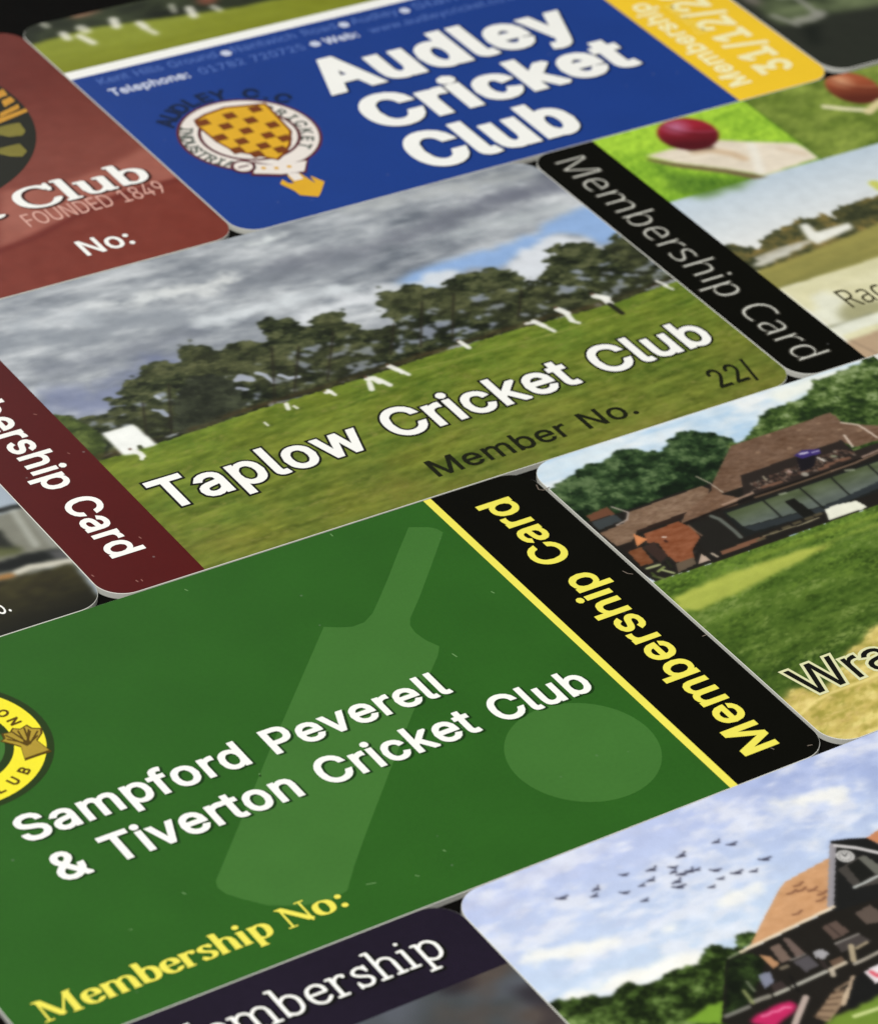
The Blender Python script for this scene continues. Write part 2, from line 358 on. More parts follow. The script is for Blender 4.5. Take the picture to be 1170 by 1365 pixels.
NOTO={'M':(727,"330,0 142,502 139,502 142,461 144,407 144,347 144,0 78,0 78,573 184,573 361,103 364,103 544,573 650,573 650,0 578,0 578,352 579,408 581,460 584,501 581,501 390,0"),
'e':(452,"234,438 269,435 301,427 329,414 354,396 374,373 390,346 411,244 411,201 117,201 122,157 134,119 154,90 181,69 215,56 254,52 327,60 392,82 392,20 327,-1 251,-8 212,-5 176,3 143,17 114,36 90,61 70,91 56,126 47,167 44,212 68,333 86,364 108,390 134,411 164,426 198,435;233,380 202,377 175,366 154,348 137,323 125,293 119,257 338,257 326,322 292,364"),
'm':(750,"540,438 584,434 621,421 649,401 669,371 681,330 685,280 685,0 615,0 615,277 613,308 606,333 594,353 577,367 555,376 528,379 490,374 460,362 438,342 423,315 414,280 411,237 411,0 342,0 342,277 332,333 303,367 253,379 227,377 204,370 185,360 170,347 158,329 150,308 139,223 139,0 68,0 68,430 125,430 136,371 140,371 173,409 217,431 266,438 349,420 369,406 386,388 398,366 402,366 418,388 438,406 461,420"),
'b':(493,"139,461 138,410 135,373 139,373 189,419 272,437 322,431 365,412 401,381 428,338 444,283 449,215 427,91 410,61 390,36 365,17 337,3 306,-5 272,-8 189,10 139,55 133,55 119,0 68,0 68,609 139,609;260,379 231,377 207,371 188,361 172,348 159,330 150,308 139,217 139,214 142,165 150,125 165,93 187,69 219,55 261,51 297,55 325,69 348,93 363,126 373,166 376,216 373,265 363,306 348,338 325,360 296,374"),
'r':(331,"269,438 295,437 319,433 310,368 287,372 264,374 217,363 176,334 149,289 139,229 139,0 68,0 68,430 126,430 134,351 137,351 170,395 214,426"),
's':(384,"348,119 346,92 339,69 327,49 311,32 292,18 268,6 176,-8 99,-1 42,19 42,83 104,60 178,49 211,51 236,57 256,66 269,79 277,94 280,112 271,141 239,167 174,196 103,228 57,266 41,324 46,358 61,386 85,408 118,425 157,435 202,438 275,430 339,409 315,353 258,372 197,380 131,366 118,356 111,343 108,328 119,298 154,274 219,246 289,215 333,176"),
'h':(496,"139,431 138,399 135,370 140,370 174,407 221,429 273,437 360,421 382,408 399,391 413,370 431,280 431,0 361,0 361,275 358,307 351,333 338,353 319,367 295,376 265,379 235,377 210,370 189,360 173,347 160,329 150,308 139,222 139,0 68,0 68,609 139,609"),
'i':(207,"139,430 139,0 68,0 68,430;104,591 133,580 140,572 144,560 145,546 144,532 140,521 133,512 104,501 75,512 68,521 64,532 63,546 64,560 68,572 75,580"),
'p':(493,"273,438 322,432 365,413 401,383 428,339 444,284 449,216 427,93 410,62 390,37 365,17 337,3 306,-5 272,-8 213,1 170,24 139,55 134,55 137,20 139,-16 139,-192 68,-192 68,430 126,430 136,371 139,371 170,405 213,429;260,379 190,362 174,349 161,333 152,313 139,229 139,216 150,126 159,103 172,85 188,70 208,59 233,53 261,51 286,53 308,60 326,72 364,131 376,217 373,262 363,302 348,334 325,359 296,374"),
'C':(507,"323,517 241,502 178,456 139,383 125,286 147,164 164,132 186,105 213,83 244,68 281,58 322,55 394,62 460,78 460,15 393,-2 312,-8 257,-4 208,8 166,28 130,56 101,90 78,131 62,178 52,230 49,287 67,406 120,499 206,559 324,581 409,572 482,547 453,486 394,508"),
'a':(450,"231,437 279,433 318,422 347,403 368,375 381,338 385,293 385,0 334,0 320,61 317,61 279,22 234,-1 172,-8 103,6 84,16 68,30 55,48 37,119 43,159 59,192 87,219 127,238 179,251 243,257 316,259 316,285 313,317 306,342 293,359 275,371 253,378 227,380 163,370 106,347 84,400 151,426;252,208 204,203 167,195 141,182 124,165 113,144 110,119 112,97 120,79 132,66 148,56 167,51 188,49 223,52 253,62 279,79 299,103 311,134 315,172 315,210"),
'd':(493,"221,-8 171,-2 128,17 92,48 65,91 49,146 44,214 49,282 66,338 93,381 128,413 171,432 221,438 280,429 323,407 354,374 359,374 356,405 354,438 354,609 425,609 425,0 368,0 358,58 354,58 323,24 279,1;232,51 273,55 305,67 328,88 343,117 352,154 355,200 355,213 352,263 343,304 329,336 306,360 274,375 231,379 196,374 168,359 146,334 130,300 120,260 117,213 120,165 130,125 146,93 168,69 197,55"),
'R':(499,"236,573 353,555 381,540 404,522 422,500 434,474 442,444 444,410 427,334 385,285 330,257 487,0 403,0 264,237 150,237 150,0 78,0 78,573;232,510 150,510 150,298 236,298 278,301 312,310 338,325 355,347 366,374 370,407 355,467 343,480 328,491 310,500"),
'c':(385,"241,-8 204,-5 170,2 139,15 112,34 88,58 69,87 55,123 47,165 44,213 47,262 56,305 71,342 90,372 114,396 142,415 174,428 208,435 245,438 309,431 358,415 337,356 292,370 244,376 217,374 193,368 172,358 155,343 141,325 131,303 117,213 131,126 141,104 155,86 172,71 191,61 214,55 240,53 302,60 351,78 351,15 304,-2")}


def parse(d):
    return {k: (v[0], [[tuple(map(int, p.split(','))) for p in s.split()] for s in v[1].split(';') if s]) for k, v in d.items()}
FONTS = {'sans': parse(INTER), 'humanist': parse(NOTO)}
for _f in FONTS.values():
    _f[' '] = (260, [])

# pen-stroke letters for the serif and slab lettering: (advance, strokes);
# a stroke is (kind, pen factor, points), kind s = smooth, l = straight
SERIF = {
 'i': (250, [('l', 1, [(120, 0), (120, 440)]), ('l', 0, [(40, 0), (205, 0)]), ('l', 0, [(45, 445), (120, 445)]), ('d', 1.0, [(118, 620), (122, 620)])]),
 'l': (250, [('l', 1, [(120, 0), (120, 670)]), ('l', 0, [(40, 0), (205, 0)]), ('l', 0, [(40, 675), (120, 675)])]),
 'h': (520, [('l', 1, [(120, 0), (120, 670)]), ('l', 0, [(40, 0), (205, 0)]), ('l', 0, [(330, 0), (490, 0)]), ('l', 0, [(40, 675), (120, 675)]),
             ('s', .8, [(130, 340), (200, 420), (290, 440), (380, 390), (405, 290)]), ('l', 1, [(405, 300), (405, 0)])]),
 'm': (790, [('l', 1, [(120, 0), (120, 440)]), ('l', 0, [(40, 0), (205, 0)]), ('l', 0, [(320, 0), (480, 0)]), ('l', 0, [(600, 0), (760, 0)]), ('l', 0, [(45, 445), (120, 445)]),
             ('s', .8, [(130, 340), (200, 420), (280, 440), (370, 390), (395, 290)]), ('l', 1, [(395, 300), (395, 0)]),
             ('s', .8, [(405, 340), (480, 420), (560, 440), (650, 390), (675, 290)]), ('l', 1, [(675, 300), (675, 0)])]),
 'b': (500, [('l', 1, [(110, 20), (110, 670)]), ('l', 0, [(35, 675), (110, 675)]),
             ('s', 1, [(120, 350), (210, 435), (320, 430), (400, 340), (412, 225), (390, 100), (310, 15), (210, 10), (115, 70)])]),
 'p': (510, [('l', 1, [(120, -200), (120, 440)]), ('l', 0, [(40, -205), (210, -205)]), ('l', 0, [(45, 445), (120, 445)]),
             ('s', 1, [(130, 350), (220, 435), (330, 430), (410, 340), (422, 225), (400, 100), (320, 15), (220, 10), (125, 70)])]),
 'e': (440, [('l', .5, [(90, 245), (370, 245)]), ('s', 1, [(375, 250), (365, 360), (300, 430), (215, 440), (120, 390), (78, 290), (80, 180), (125, 70), (220, 12), (310, 25), (385, 95)])]),
 'r': (390, [('l', 1, [(120, 0), (120, 440)]), ('l', 0, [(40, 0), (220, 0)]), ('l', 0, [(45, 445), (120, 445)]), ('s', .8, [(130, 310), (180, 400), (260, 440), (330, 420)]), ('d', .85, [(322, 392), (326, 392)])]),
 's': (390, [('s', .9, [(320, 370), (270, 430), (190, 440), (115, 400), (100, 330), (150, 270), (230, 225), (300, 180), (320, 100), (270, 25), (190, 5), (110, 30), (75, 80)]),
             ('l', 0, [(325, 445), (325, 330)]), ('l', 0, [(70, 0), (70, 120)])]),
 'o': (500, [('s', 1, [(250, 440), (140, 400), (85, 300), (85, 150), (140, 45), (250, 5), (360, 45), (415, 150), (415, 300), (360, 400), (250, 440)])]),
 'u': (520, [('l', 1, [(115, 440), (115, 160)]), ('s', .8, [(115, 170), (140, 50), (220, 5), (310, 40), (385, 130)]), ('l', 1, [(395, 0), (395, 440)]),
             ('l', 0, [(35, 445), (115, 445)]), ('l', 0, [(310, 445), (395, 445)]), ('l', 0, [(395, 0), (470, 0)])]),
 't': (320, [('s', 1, [(140, 580), (140, 300), (140, 120), (180, 20), (240, 5), (290, 40)]), ('l', 0, [(50, 445), (270, 445)])]),
 'C': (640, [('s', 1, [(560, 520), (500, 610), (400, 655), (290, 650), (170, 580), (105, 450), (95, 320), (120, 180), (200, 65), (310, 10), (420, 10), (520, 60), (580, 150)]), ('l', 0, [(575, 660), (575, 460)])]),
 'M': (940, [('l', .25, [(140, 0), (140, 655)]), ('l', 1.1, [(160, 650), (460, 60)]), ('l', .25, [(450, 40), (740, 655)]), ('l', 1, [(760, 0), (760, 655)]),
             ('l', 0, [(50, 0), (230, 0)]), ('l', 0, [(660, 0), (860, 0)]), ('l', 0, [(50, 660), (170, 660)]), ('l', 0, [(740, 660), (860, 660)])]),
 'N': (720, [('l', .25, [(140, 0), (140, 655)]), ('l', 1.1, [(150, 645), (590, 50)]), ('l', .25, [(600, 0), (600, 655)]),
             ('l', 0, [(50, 0), (230, 0)]), ('l', 0, [(50, 660), (190, 660)]), ('l', 0, [(510, 660), (690, 660)])]),
 ':': (300, [('d', 1.0, [(148, 62), (152, 62)]), ('d', 1.0, [(148, 385), (152, 385)])]),
 ' ': (240, []),
}

def smooth(pts, k=4):
    out = []
    n = len(pts)
    for i in range(n - 1):
        p0, p1, p2, p3 = pts[max(i - 1, 0)], pts[i], pts[i + 1], pts[min(i + 2, n - 1)]
        for j in range(k):
            t = j / k
            out.append(tuple(.5 * (2 * b + (c - a) * t + (2 * a - 5 * b + 4 * c - d) * t * t + (3 * b - a - 3 * c + d) * t ** 3)
                             for a, b, c, d in zip(p0, p1, p2, p3)))
    out.append(pts[-1])
    return out

def capsule(a, b, rx, ry, n=5):
    """stroke of an elliptical pen from a to b"""
    k = rx / ry
    ax, ay, bx, by = a[0], a[1] * k, b[0], b[1] * k
    th = math.atan2(by - ay, bx - ax)
    out = []
    for cx, cy, s in ((bx, by, -90), (ax, ay, 90)):
        for i in range(n + 1):
            t = th + math.radians(s + 180 * i / n)
            out.append((cx + rx * math.cos(t), (cy + rx * math.sin(t)) / k))
    return out

def thicken(c, rx, ry):
    """quads along a closed outline, with mitred corners, that add rx, ry to its weight"""
    k = rx / ry
    P = [(x, y * k) for x, y in c]
    n = len(P)
    out = []
    nor = []
    for i in range(n):
        (ax, ay), (bx, by) = P[i], P[(i + 1) % n]
        L = math.hypot(bx - ax, by - ay) or 1e-9
        nor.append((-(by - ay) / L, (bx - ax) / L))
    for i in range(n):
        a, b, (nx, ny) = P[i], P[(i + 1) % n], nor[i]
        out.append([(a[0] + nx * rx, a[1] + ny * rx), (b[0] + nx * rx, b[1] + ny * rx), (b[0] - nx * rx, b[1] - ny * rx), (a[0] - nx * rx, a[1] - ny * rx)])
        mx, my = nor[(i + 1) % n]
        cr, dt = nx * my - ny * mx, nx * mx + ny * my
        if abs(cr) < .02:
            continue
        s = -1 if cr > 0 else 1
        p1 = (b[0] + s * nx * rx, b[1] + s * ny * rx)
        p2 = (b[0] + s * mx * rx, b[1] + s * my * rx)
        if dt > -.35:
            q = rx / (1 + dt)
            tip = (b[0] + s * (nx + mx) * q, b[1] + s * (ny + my) * q)
            out.append([b, p1, tip, p2])
        else:
            out.append([b, p1, p2])
    return [[(x, y / k) for x, y in p] for p in out]

_gcache = {}
def glyph(font, ch, rx, ry, serif=18):
    """triangulated glyph in 1/1000 em: (advance, verts, faces)"""
    key = (font, ch, rx, ry, serif)
    if key in _gcache:
        return _gcache[key]
    caps, cont = [], []
    if font == 'serif':
        adv, strokes = SERIF[ch]
        for kind, f, pts in strokes:
            q = smooth(pts) if kind == 's' else pts
            a, b = (max(rx * f, ry), ry) if f else (serif, serif)
            if kind == 'd':             # dots are round
                b = a
            for i in range(len(q) - 1):
                caps.append(capsule(q[i], q[i + 1], a, b))
    else:
        adv, cont = FONTS[font][ch]
        if rx:
            for c in cont:
                caps += thicken(c, abs(rx), abs(ry))
    vs, es = [], []
    for p in caps + cont:
        b = len(vs)
        vs += [Vector(q) for q in p]
        es += [(b + i, b + (i + 1) % len(p)) for i in range(len(p))]
    if not vs:
        r = (adv, np.zeros((0, 2)), np.zeros((0, 3), int))
    else:
        v, e, f, *_ = delaunay_2d_cdt(vs, es, [], 0, .01)
        P = np.array([tuple(q) for q in v])
        F = np.array(f)
        C = P[F].mean(1)
        wn = np.zeros(len(F), int)
        for c in cont:
            wn += winding(c, C[:, 0], C[:, 1])
        keep = wn != 0
        for c in caps:
            q = inside(np.array(c), C[:, 0], C[:, 1])
            keep = keep & ~q if rx < 0 else keep | q
        r = (adv, P, F[keep])
    _gcache[key] = r
    return r

def letters(parent, text, spec, mat, font='sans', weight=0, wy=None, ref=None, hch=None, layer=3,
            name='lettering', grow=0.0, shift=(0, 0), label=None, track=0, hserif=18, lean=0.0):
    """set a line of text. spec = (x, y, angle, width, height) in mm, fitted to the characters
    ref (a slice) for width and hch for height. grow adds an outline of that many mm."""
    ox, oy, ang, wd, ht = spec
    wy = weight if wy is None else wy
    xs, x = [], 0
    lo = hi = None
    r0, r1 = ref or (0, len(text))
    for i, ch in enumerate(text):
        adv, P, F = glyph(font, ch, weight, wy, hserif)
        xs.append(x)
        if r0 <= i < r1 and len(P):
            a, b = x + P[np.unique(F), 0].min(), x + P[np.unique(F), 0].max()
            lo = a if lo is None else min(lo, a)
            hi = b if hi is None else max(hi, b)
        x += adv + (weight * 1.05 - 4 if font == 'sans' else 0) + track
    hc = hch or text[r0]
    gh = glyph(font, hc, weight, wy, hserif)
    top = gh[1][:, 1].max() - 0
    sx, sy = wd / (hi - lo), ht / top
    V, Fs = [], []
    c, s = math.cos(math.radians(ang)), math.sin(math.radians(ang))
    out = []
    for i, ch in enumerate(text + ' '):
        if ch == ' ':                       # each word is a part of its own
            if Fs:
                out.append(link(name, mesh(name, V, Fs), parent, mat, label))
            V, Fs = [], []
            continue
        if grow:
            adv, P, F = glyph(font, ch, weight + grow / sx, wy + grow / sy, hserif + grow / sx)
        else:
            adv, P, F = glyph(font, ch, weight, wy, hserif)
        if not len(F):
            continue
        b = len(V)
        z = layer * LAYER + (i % 2) * LAYER * .3
        for px_, py_ in P:
            u = (xs[i] + px_ - lo) * sx + shift[0] + lean * py_ * sy
            v = py_ * sy + shift[1]
            V.append(((ox + c * u - s * v) / 10, (oy + s * u + c * v) / 10, z / 10))
        Fs += [tuple(int(q) + b for q in t) for t in F]
    return out

def arc_letters(parent, text, cx, cy, r, a0, a1, size, mat, weight=20, layer=4, name='letter', flip=False, label=None):
    """letters round a ring; angles in degrees, a0 first letter, a1 last letter"""
    k = size / 727
    for i, ch in enumerate(text):
        adv, P, F = glyph('sans', ch, weight, weight)
        if not len(F):
            continue
        a = math.radians(a0 + (a1 - a0) * i / max(len(text) - 1, 1))
        c, s = math.cos(a - math.pi / 2), math.sin(a - math.pi / 2)
        if flip:
            c, s = -c, -s
        px0, py0 = cx + r * math.cos(a), cy + r * math.sin(a)
        V = []
        for x, y in P:
            u, v = (x - adv / 2) * k, (y - 363) * k
            V.append(((px0 + c * u - s * v) / 10, (py0 + s * u + c * v) / 10, (layer * LAYER + (i % 2) * LAYER * .3) / 10))
        link(name, mesh(name, V, [tuple(map(int, t)) for t in F]), parent, mat, label)

def disc(cx, cy, r, n=72, a0=0, a1=360):
    return [(cx + r * math.cos(math.radians(a0 + (a1 - a0) * k / n)), cy + r * math.sin(math.radians(a0 + (a1 - a0) * k / n))) for k in range(n + (a1 - a0 < 360))]

def ring(cx, cy, r0, r1, n=72):
    """quads of a ring as polygons"""
    out = []
    for k in range(n):
        a, b = math.radians(360 * k / n), math.radians(360 * (k + 1) / n)
        out.append([(cx + r0 * math.cos(a), cy + r0 * math.sin(a)), (cx + r1 * math.cos(a), cy + r1 * math.sin(a)),
                    (cx + r1 * math.cos(b), cy + r1 * math.sin(b)), (cx + r0 * math.cos(b), cy + r0 * math.sin(b))])
    return out

def circle3(a, b, c):
    (x1, y1), (x2, y2), (x3, y3) = a, b, c
    d = 2 * (x1 * (y2 - y3) + x2 * (y3 - y1) + x3 * (y1 - y2))
    ux = ((x1**2 + y1**2) * (y2 - y3) + (x2**2 + y2**2) * (y3 - y1) + (x3**2 + y3**2) * (y1 - y2)) / d
    uy = ((x1**2 + y1**2) * (x3 - x2) + (x2**2 + y2**2) * (x1 - x3) + (x3**2 + y3**2) * (x2 - x1)) / d
    return ux, uy, math.hypot(x1 - ux, y1 - uy)

# ---------------------------------------------------------------- printed pictures
class Picture:
    """ink laid down on a fine sheet: flat print whose colour is stored per vertex"""
    def __init__(self, x0, x1, y0, y1, step, seed=1):
        self.x0, self.x1, self.y0, self.y1, self.h = x0, x1, y0, y1, step
        self.nx, self.ny = int((x1 - x0) / step) + 1, int((y1 - y0) / step) + 1
        self.X, self.Y = np.meshgrid(np.linspace(x0, x1, self.nx), np.linspace(y0, y1, self.ny))
        self.img = np.zeros((self.ny, self.nx, 3))
        self.lab = np.zeros((self.ny, self.nx), int)
        self.names = []
        self.rng = np.random.default_rng(seed)

    def noise(self, sx, sy=None, octaves=4, ang=0.0, seed=None, X=None, Y=None):
        sy = sy or sx
        rng = self.rng if seed is None else np.random.default_rng(seed)
        X = self.X if X is None else X
        Y = self.Y if Y is None else Y
        c, s = math.cos(math.radians(ang)), math.sin(math.radians(ang))
        U, V = (X * c + Y * s) / sx, (-X * s + Y * c) / sy
        out = np.zeros(X.shape)
        amp, tot = 1.0, 0.0
        for o in range(octaves):
            L = rng.random((256, 256))
            u, v = U * 2**o + 31.7 * o + 100, V * 2**o + 17.3 * o + 100
            iu, iv = np.floor(u).astype(int), np.floor(v).astype(int)
            fu, fv = u - iu, v - iv
            fu, fv = fu * fu * (3 - 2 * fu), fv * fv * (3 - 2 * fv)
            a, b = L[iv % 256, iu % 256], L[iv % 256, (iu + 1) % 256]
            cc, d = L[(iv + 1) % 256, iu % 256], L[(iv + 1) % 256, (iu + 1) % 256]
            out += amp * ((a * (1 - fu) + b * fu) * (1 - fv) + (cc * (1 - fu) + d * fu) * fv)
            tot += amp
            amp *= .55
        return np.clip((out / tot - .5) * 1.7 + .5, 0, 1)

    def blur(self, M, mm):
        k = max(int(round(mm / self.h)), 0)
        if k == 0:
            return M
        for _ in range(2):
            for ax in (0, 1):
                P = np.concatenate([np.repeat(np.take(M, [0], ax), k, ax), M, np.repeat(np.take(M, [-1], ax), k + 1, ax)], ax)
                Cs = np.cumsum(P, ax)
                n = M.shape[ax]
                hi = np.take(Cs, range(2 * k, 2 * k + n), ax)
                lo = np.take(Cs, range(0, n), ax) - np.take(P, range(0, n), ax)
                M = (hi - lo) / (2 * k + 1)
        return M

    def mask(self, pts, soft=.1, rag=0.0, ragscale=1.0):
        X, Y = self.X, self.Y
        if rag:
            ax, ay = ragscale if isinstance(ragscale, tuple) else (ragscale, ragscale)
            X = X + (self.noise(ax, ay, octaves=4) - .5) * 2 * rag
            Y = Y + (self.noise(ax, ay, octaves=4) - .5) * 2 * rag
        m = inside(np.array(pts, float), X, Y).astype(float)
        return self.blur(m, soft)

    def lay(self, m, col):
        col = np.asarray(col, float)
        if col.ndim == 1:
            col = col[None, None, :]
        self.img += (col - self.img) * m[..., None]

    def poly(self, pts, col, soft=.1, alpha=1, rag=0.0, ragscale=1.0, label=None):
        m = self.mask(pts, soft, rag, ragscale)
        self.lay(m * alpha, col)
        if label:
            self.name(label, m)
        return m

    def name(self, label, m, new=False):
        """the cells under m become a part of that name (a further one of it when new)"""
        if new or label not in self.names:
            self.names.append(label)
        self.lab[m > .5] = len(self.names) - 1 if new else self.names.index(label)

    def dist(self, pts):
        d = np.full(self.X.shape, 1e9)
        for (x0, y0), (x1, y1) in zip(pts[:-1], pts[1:]):
            dx, dy = x1 - x0, y1 - y0
            t = np.clip(((self.X - x0) * dx + (self.Y - y0) * dy) / max(dx * dx + dy * dy, 1e-9), 0, 1)
            d = np.minimum(d, np.hypot(self.X - x0 - t * dx, self.Y - y0 - t * dy))
        return d

    def stroke(self, pts, wd, col, alpha=1, soft=.15, label=None, wob=0.0):
        if len(pts) == 1:
            pts = [pts[0], pts[0]]
        d = self.dist(pts)
        if wob:
            d = d + (self.noise(2.5, octaves=3) - .5) * 2 * wob
        m = np.clip((wd / 2 + soft / 2 - d) / soft, 0, 1)
        m = m * m * (3 - 2 * m)
        self.lay(m * alpha, col)
        if label:
            self.name(label, m)
        return m

    def ramp(self, a, b, t):
        a, b = np.asarray(a, float), np.asarray(b, float)
        return a + (b - a) * np.clip(t, 0, 1)[..., None]

    def tex(self, m, amount, sx, sy=None, octaves=4, ang=0, tint=(1, 1, 1)):
        n = (self.noise(sx, sy, octaves, ang) - .5) * 2 * amount
        self.img += m[..., None] * n[..., None] * np.asarray(tint, float)

    def dabs(self, m, count, size, palette, ang=(0, 180), aspect=2.0, light=None, alpha=.85):
        """many small leaf or blade marks inside mask m; light (0..1 field) picks along the palette"""
        ys, xs = np.nonzero(m > .5)
        if not len(ys):
            return
        pal = np.asarray(palette, float)
        idx = self.rng.integers(0, len(ys), count)
        for k in idx:
            cy, cx = ys[k], xs[k]
            sz = size * (.5 + self.rng.random()) / self.h
            a = math.radians(self.rng.uniform(*ang))
            R = int(sz * aspect / 2) + 1
            y0, y1, x0, x1 = max(cy - R, 0), min(cy + R + 1, self.ny), max(cx - R, 0), min(cx + R + 1, self.nx)
            yy, xx = np.mgrid[y0:y1, x0:x1]
            u = (xx - cx) * math.cos(a) + (yy - cy) * math.sin(a)
            v = -(xx - cx) * math.sin(a) + (yy - cy) * math.cos(a)
            q = (u / (sz * aspect / 2)) ** 2 + (v / (sz / 2)) ** 2
            g = np.clip(1.3 - q, 0, 1) * alpha
            l = self.rng.random() if light is None else np.clip(light[cy, cx] + self.rng.normal() * .16, 0, .999)
            f = l * (len(pal) - 1)
            i = int(f)
            col = pal[i] + (pal[min(i + 1, len(pal) - 1)] - pal[i]) * (f - i)
            self.img[y0:y1, x0:x1] += (col - self.img[y0:y1, x0:x1]) * g[..., None]

    def finish(self, parent, layer=1, soften=0.6):
        # the dots of the print run together a little
        b = np.stack([self.blur(self.img[..., k], self.h) for k in range(3)], -1)
        self.img += (b - self.img) * soften
        # keep the sheet inside the rounded card outline
        X, Y = self.X.copy(), self.Y.copy()
        r, ins = RAD, .05
        X, Y = np.clip(X, ins, W - ins), np.clip(Y, ins, H - ins)
        for cx, cy, sx, sy in ((r, r, -1, -1), (W - r, r, 1, -1), (r, H - r, -1, 1), (W - r, H - r, 1, 1)):
            m = ((X - cx) * sx > 0) & ((Y - cy) * sy > 0)
            d = np.hypot(X - cx, Y - cy)
            f = np.where(m & (d > r - ins), (r - ins) / np.maximum(d, 1e-6), 1)
            X, Y = cx + (X - cx) * np.where(m, f, 1), cy + (Y - cy) * np.where(m, f, 1)
        rgb = ink(self.img)
        lab = self.lab[:-1, :-1]
        nx = self.nx
        I = np.arange(self.ny * nx).reshape(self.ny, nx)
        Q = np.stack([I[:-1, :-1], I[:-1, 1:], I[1:, 1:], I[1:, :-1]], -1)
        pos = np.stack([X, Y, np.full(X.shape, layer * LAYER)], -1).reshape(-1, 3) / 10
        colr = np.concatenate([rgb, np.ones(rgb.shape[:2] + (1,))], -1).reshape(-1, 4)
        for li, nm in enumerate(self.names):
            q = Q[lab == li]
            if not len(q):
                continue
            u, inv = np.unique(q.reshape(-1), return_inverse=True)
            me = bpy.data.meshes.new(nm)
            me.vertices.add(len(u))
            me.vertices.foreach_set('co', pos[u].reshape(-1))
            me.loops.add(len(inv))
            me.loops.foreach_set('vertex_index', inv.astype(np.int32))
            me.polygons.add(len(q))
            me.polygons.foreach_set('loop_start', np.arange(0, len(inv), 4, dtype=np.int32))
            me.update(calc_edges=True)
            at = me.color_attributes.new('ink', 'FLOAT_COLOR', 'POINT')
            at.data.foreach_set('color', colr[u].reshape(-1).astype(np.float32))
            link(nm, me, parent, PHOTO)

def foliage(p, pts, palette, rag=.5, soft=.08, dens=14, size=.45, label='tree_print', shade=None, ang=(0, 180), clump=2.2, ragscale=1.3):
    m = p.poly(pts, palette[0], soft, rag=rag, ragscale=ragscale, label=label)
    cl = p.noise(clump, clump * .6, 4)
    fine = p.noise(.6, .45, 2)
    L = np.clip(cl * 1.1 - .1 + (fine - .5) * .5, 0, 1)
    if shade is not None:
        L = np.clip(L + shade, 0, 1)
    pal = np.asarray(palette, float)
    f = L * (len(pal) - 1)
    i = np.clip(f.astype(int), 0, len(pal) - 2)
    col = pal[i] + (pal[i + 1] - pal[i]) * (f - i)[..., None]
    p.lay(m * .8, col)
    area = m.sum() * p.h * p.h
    p.dabs(m, int(area * dens), size, palette, ang, 1.9, L, .7)
    return m

# ================================================================ the table
tm = ink_mat('black_table_top', (9, 8, 6), .25, 8, .6, spec=.05)
v = []
for z in (0, -2.5):
    v += [(-60, -50, z), (60, -50, z), (60, 60, z), (-60, 60, z)]
table = link('table_top', mesh('table_top', v, [(0, 1, 2, 3), (7, 6, 5, 4), (0, 4, 5, 1), (1, 5, 6, 2), (2, 6, 7, 3), (3, 7, 4, 0)]), None, tm, kind='structure')

WHITE_INK = ink_mat('white_lettering_ink', (252, 252, 247), .02, 40)
BLACK_INK = ink_mat('black_ink', (11, 11, 6), .15, 30, .45, wear=.06, spec=.06)
DARK_INK = ink_mat('dark_lettering_ink', (16, 16, 10), .1, 40)
YELLOW_INK = ink_mat('yellow_ink', (242, 232, 92), .04, 40)

# ================================================================ green card
c = card('samp', 'green Sampford Peverell & Tiverton Cricket Club card with cricket bat shape and black strip')
GREEN = ink_mat('green_ink', (43, 95, 28), .10, 22, .4, wear=.07)
PALE = ink_mat('pale_green_ink', (64, 115, 47), .07, 22, .4, wear=.04)
(sx0, _), (sx1, _) = [(73.43,53.65),(74.54,53.51)]
(sy0, _), (sy1, _) = [(72.73,0.28),(73.81,0.05)]
s0, s1 = (sx0 + sy0) / 2, (sx1 + sy1) / 2
s0, s1 = s0 + .1 * (s1 - s0), s1 - .08 * (s1 - s0)
band(c, 'green_panel', 0, s0, 0, H, GREEN)
band(c, 'yellow_stripe', s0, s1, 0, H, YELLOW_INK)
band(c, 'black_strip', s1, W, 0, H, BLACK_INK)
region(c, 'bat_emblem', [[(69.34,50.69),(71.17,49.70),(71.70,49.11),(71.95,48.23),(67.96,44.15),(63.65,39.82),(61.04,37.40),(60.44,36.46),(60.23,35.16),(60.48,33.63),(61.11,32.16),(60.19,31.00),(58.79,29.70),(57.01,28.09),(52.57,23.97),(46.67,18.26),(40.05,11.79),(36.39,8.12),(33.87,5.35),(31.94,5.04),(29.19,5.68),(26.67,7.26),(25.08,9.24),(24.30,10.40),(24.08,11.48),(24.37,12.38),(27.14,15.12),(30.75,18.71),(38.27,26.23),(42.33,30.11),(52.87,40.35),(54.03,39.57),(55.32,39.00),(56.75,39.06),(58.25,39.93),(60.37,41.90),(62.86,44.30),(65.79,47.25)]], PALE, 2)
bc = [(57.56,15.36),(70.05,6.87),(60.62,4.72),(67.42,17.81)]
bx, by, br = circle3(bc[0], bc[1], bc[2])
region(c, 'ball_emblem', [disc(bx, by, br)], PALE, 2)
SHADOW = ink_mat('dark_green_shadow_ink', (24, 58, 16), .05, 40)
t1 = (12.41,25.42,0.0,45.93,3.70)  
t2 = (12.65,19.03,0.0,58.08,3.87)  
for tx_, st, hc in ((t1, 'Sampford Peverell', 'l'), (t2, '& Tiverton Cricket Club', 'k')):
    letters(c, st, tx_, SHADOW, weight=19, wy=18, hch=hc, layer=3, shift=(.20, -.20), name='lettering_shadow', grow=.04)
    letters(c, st, tx_, WHITE_INK, weight=19, wy=18, hch=hc, layer=4)
t3 = (2.51,3.56,0.0,30.50,2.73)  
letters(c, 'Membership No:', t3, YELLOW_INK, font='serif', weight=72, wy=23, hch='N', layer=4)
t4 = (81.30,3.15,90.0,47.29,4.00)  
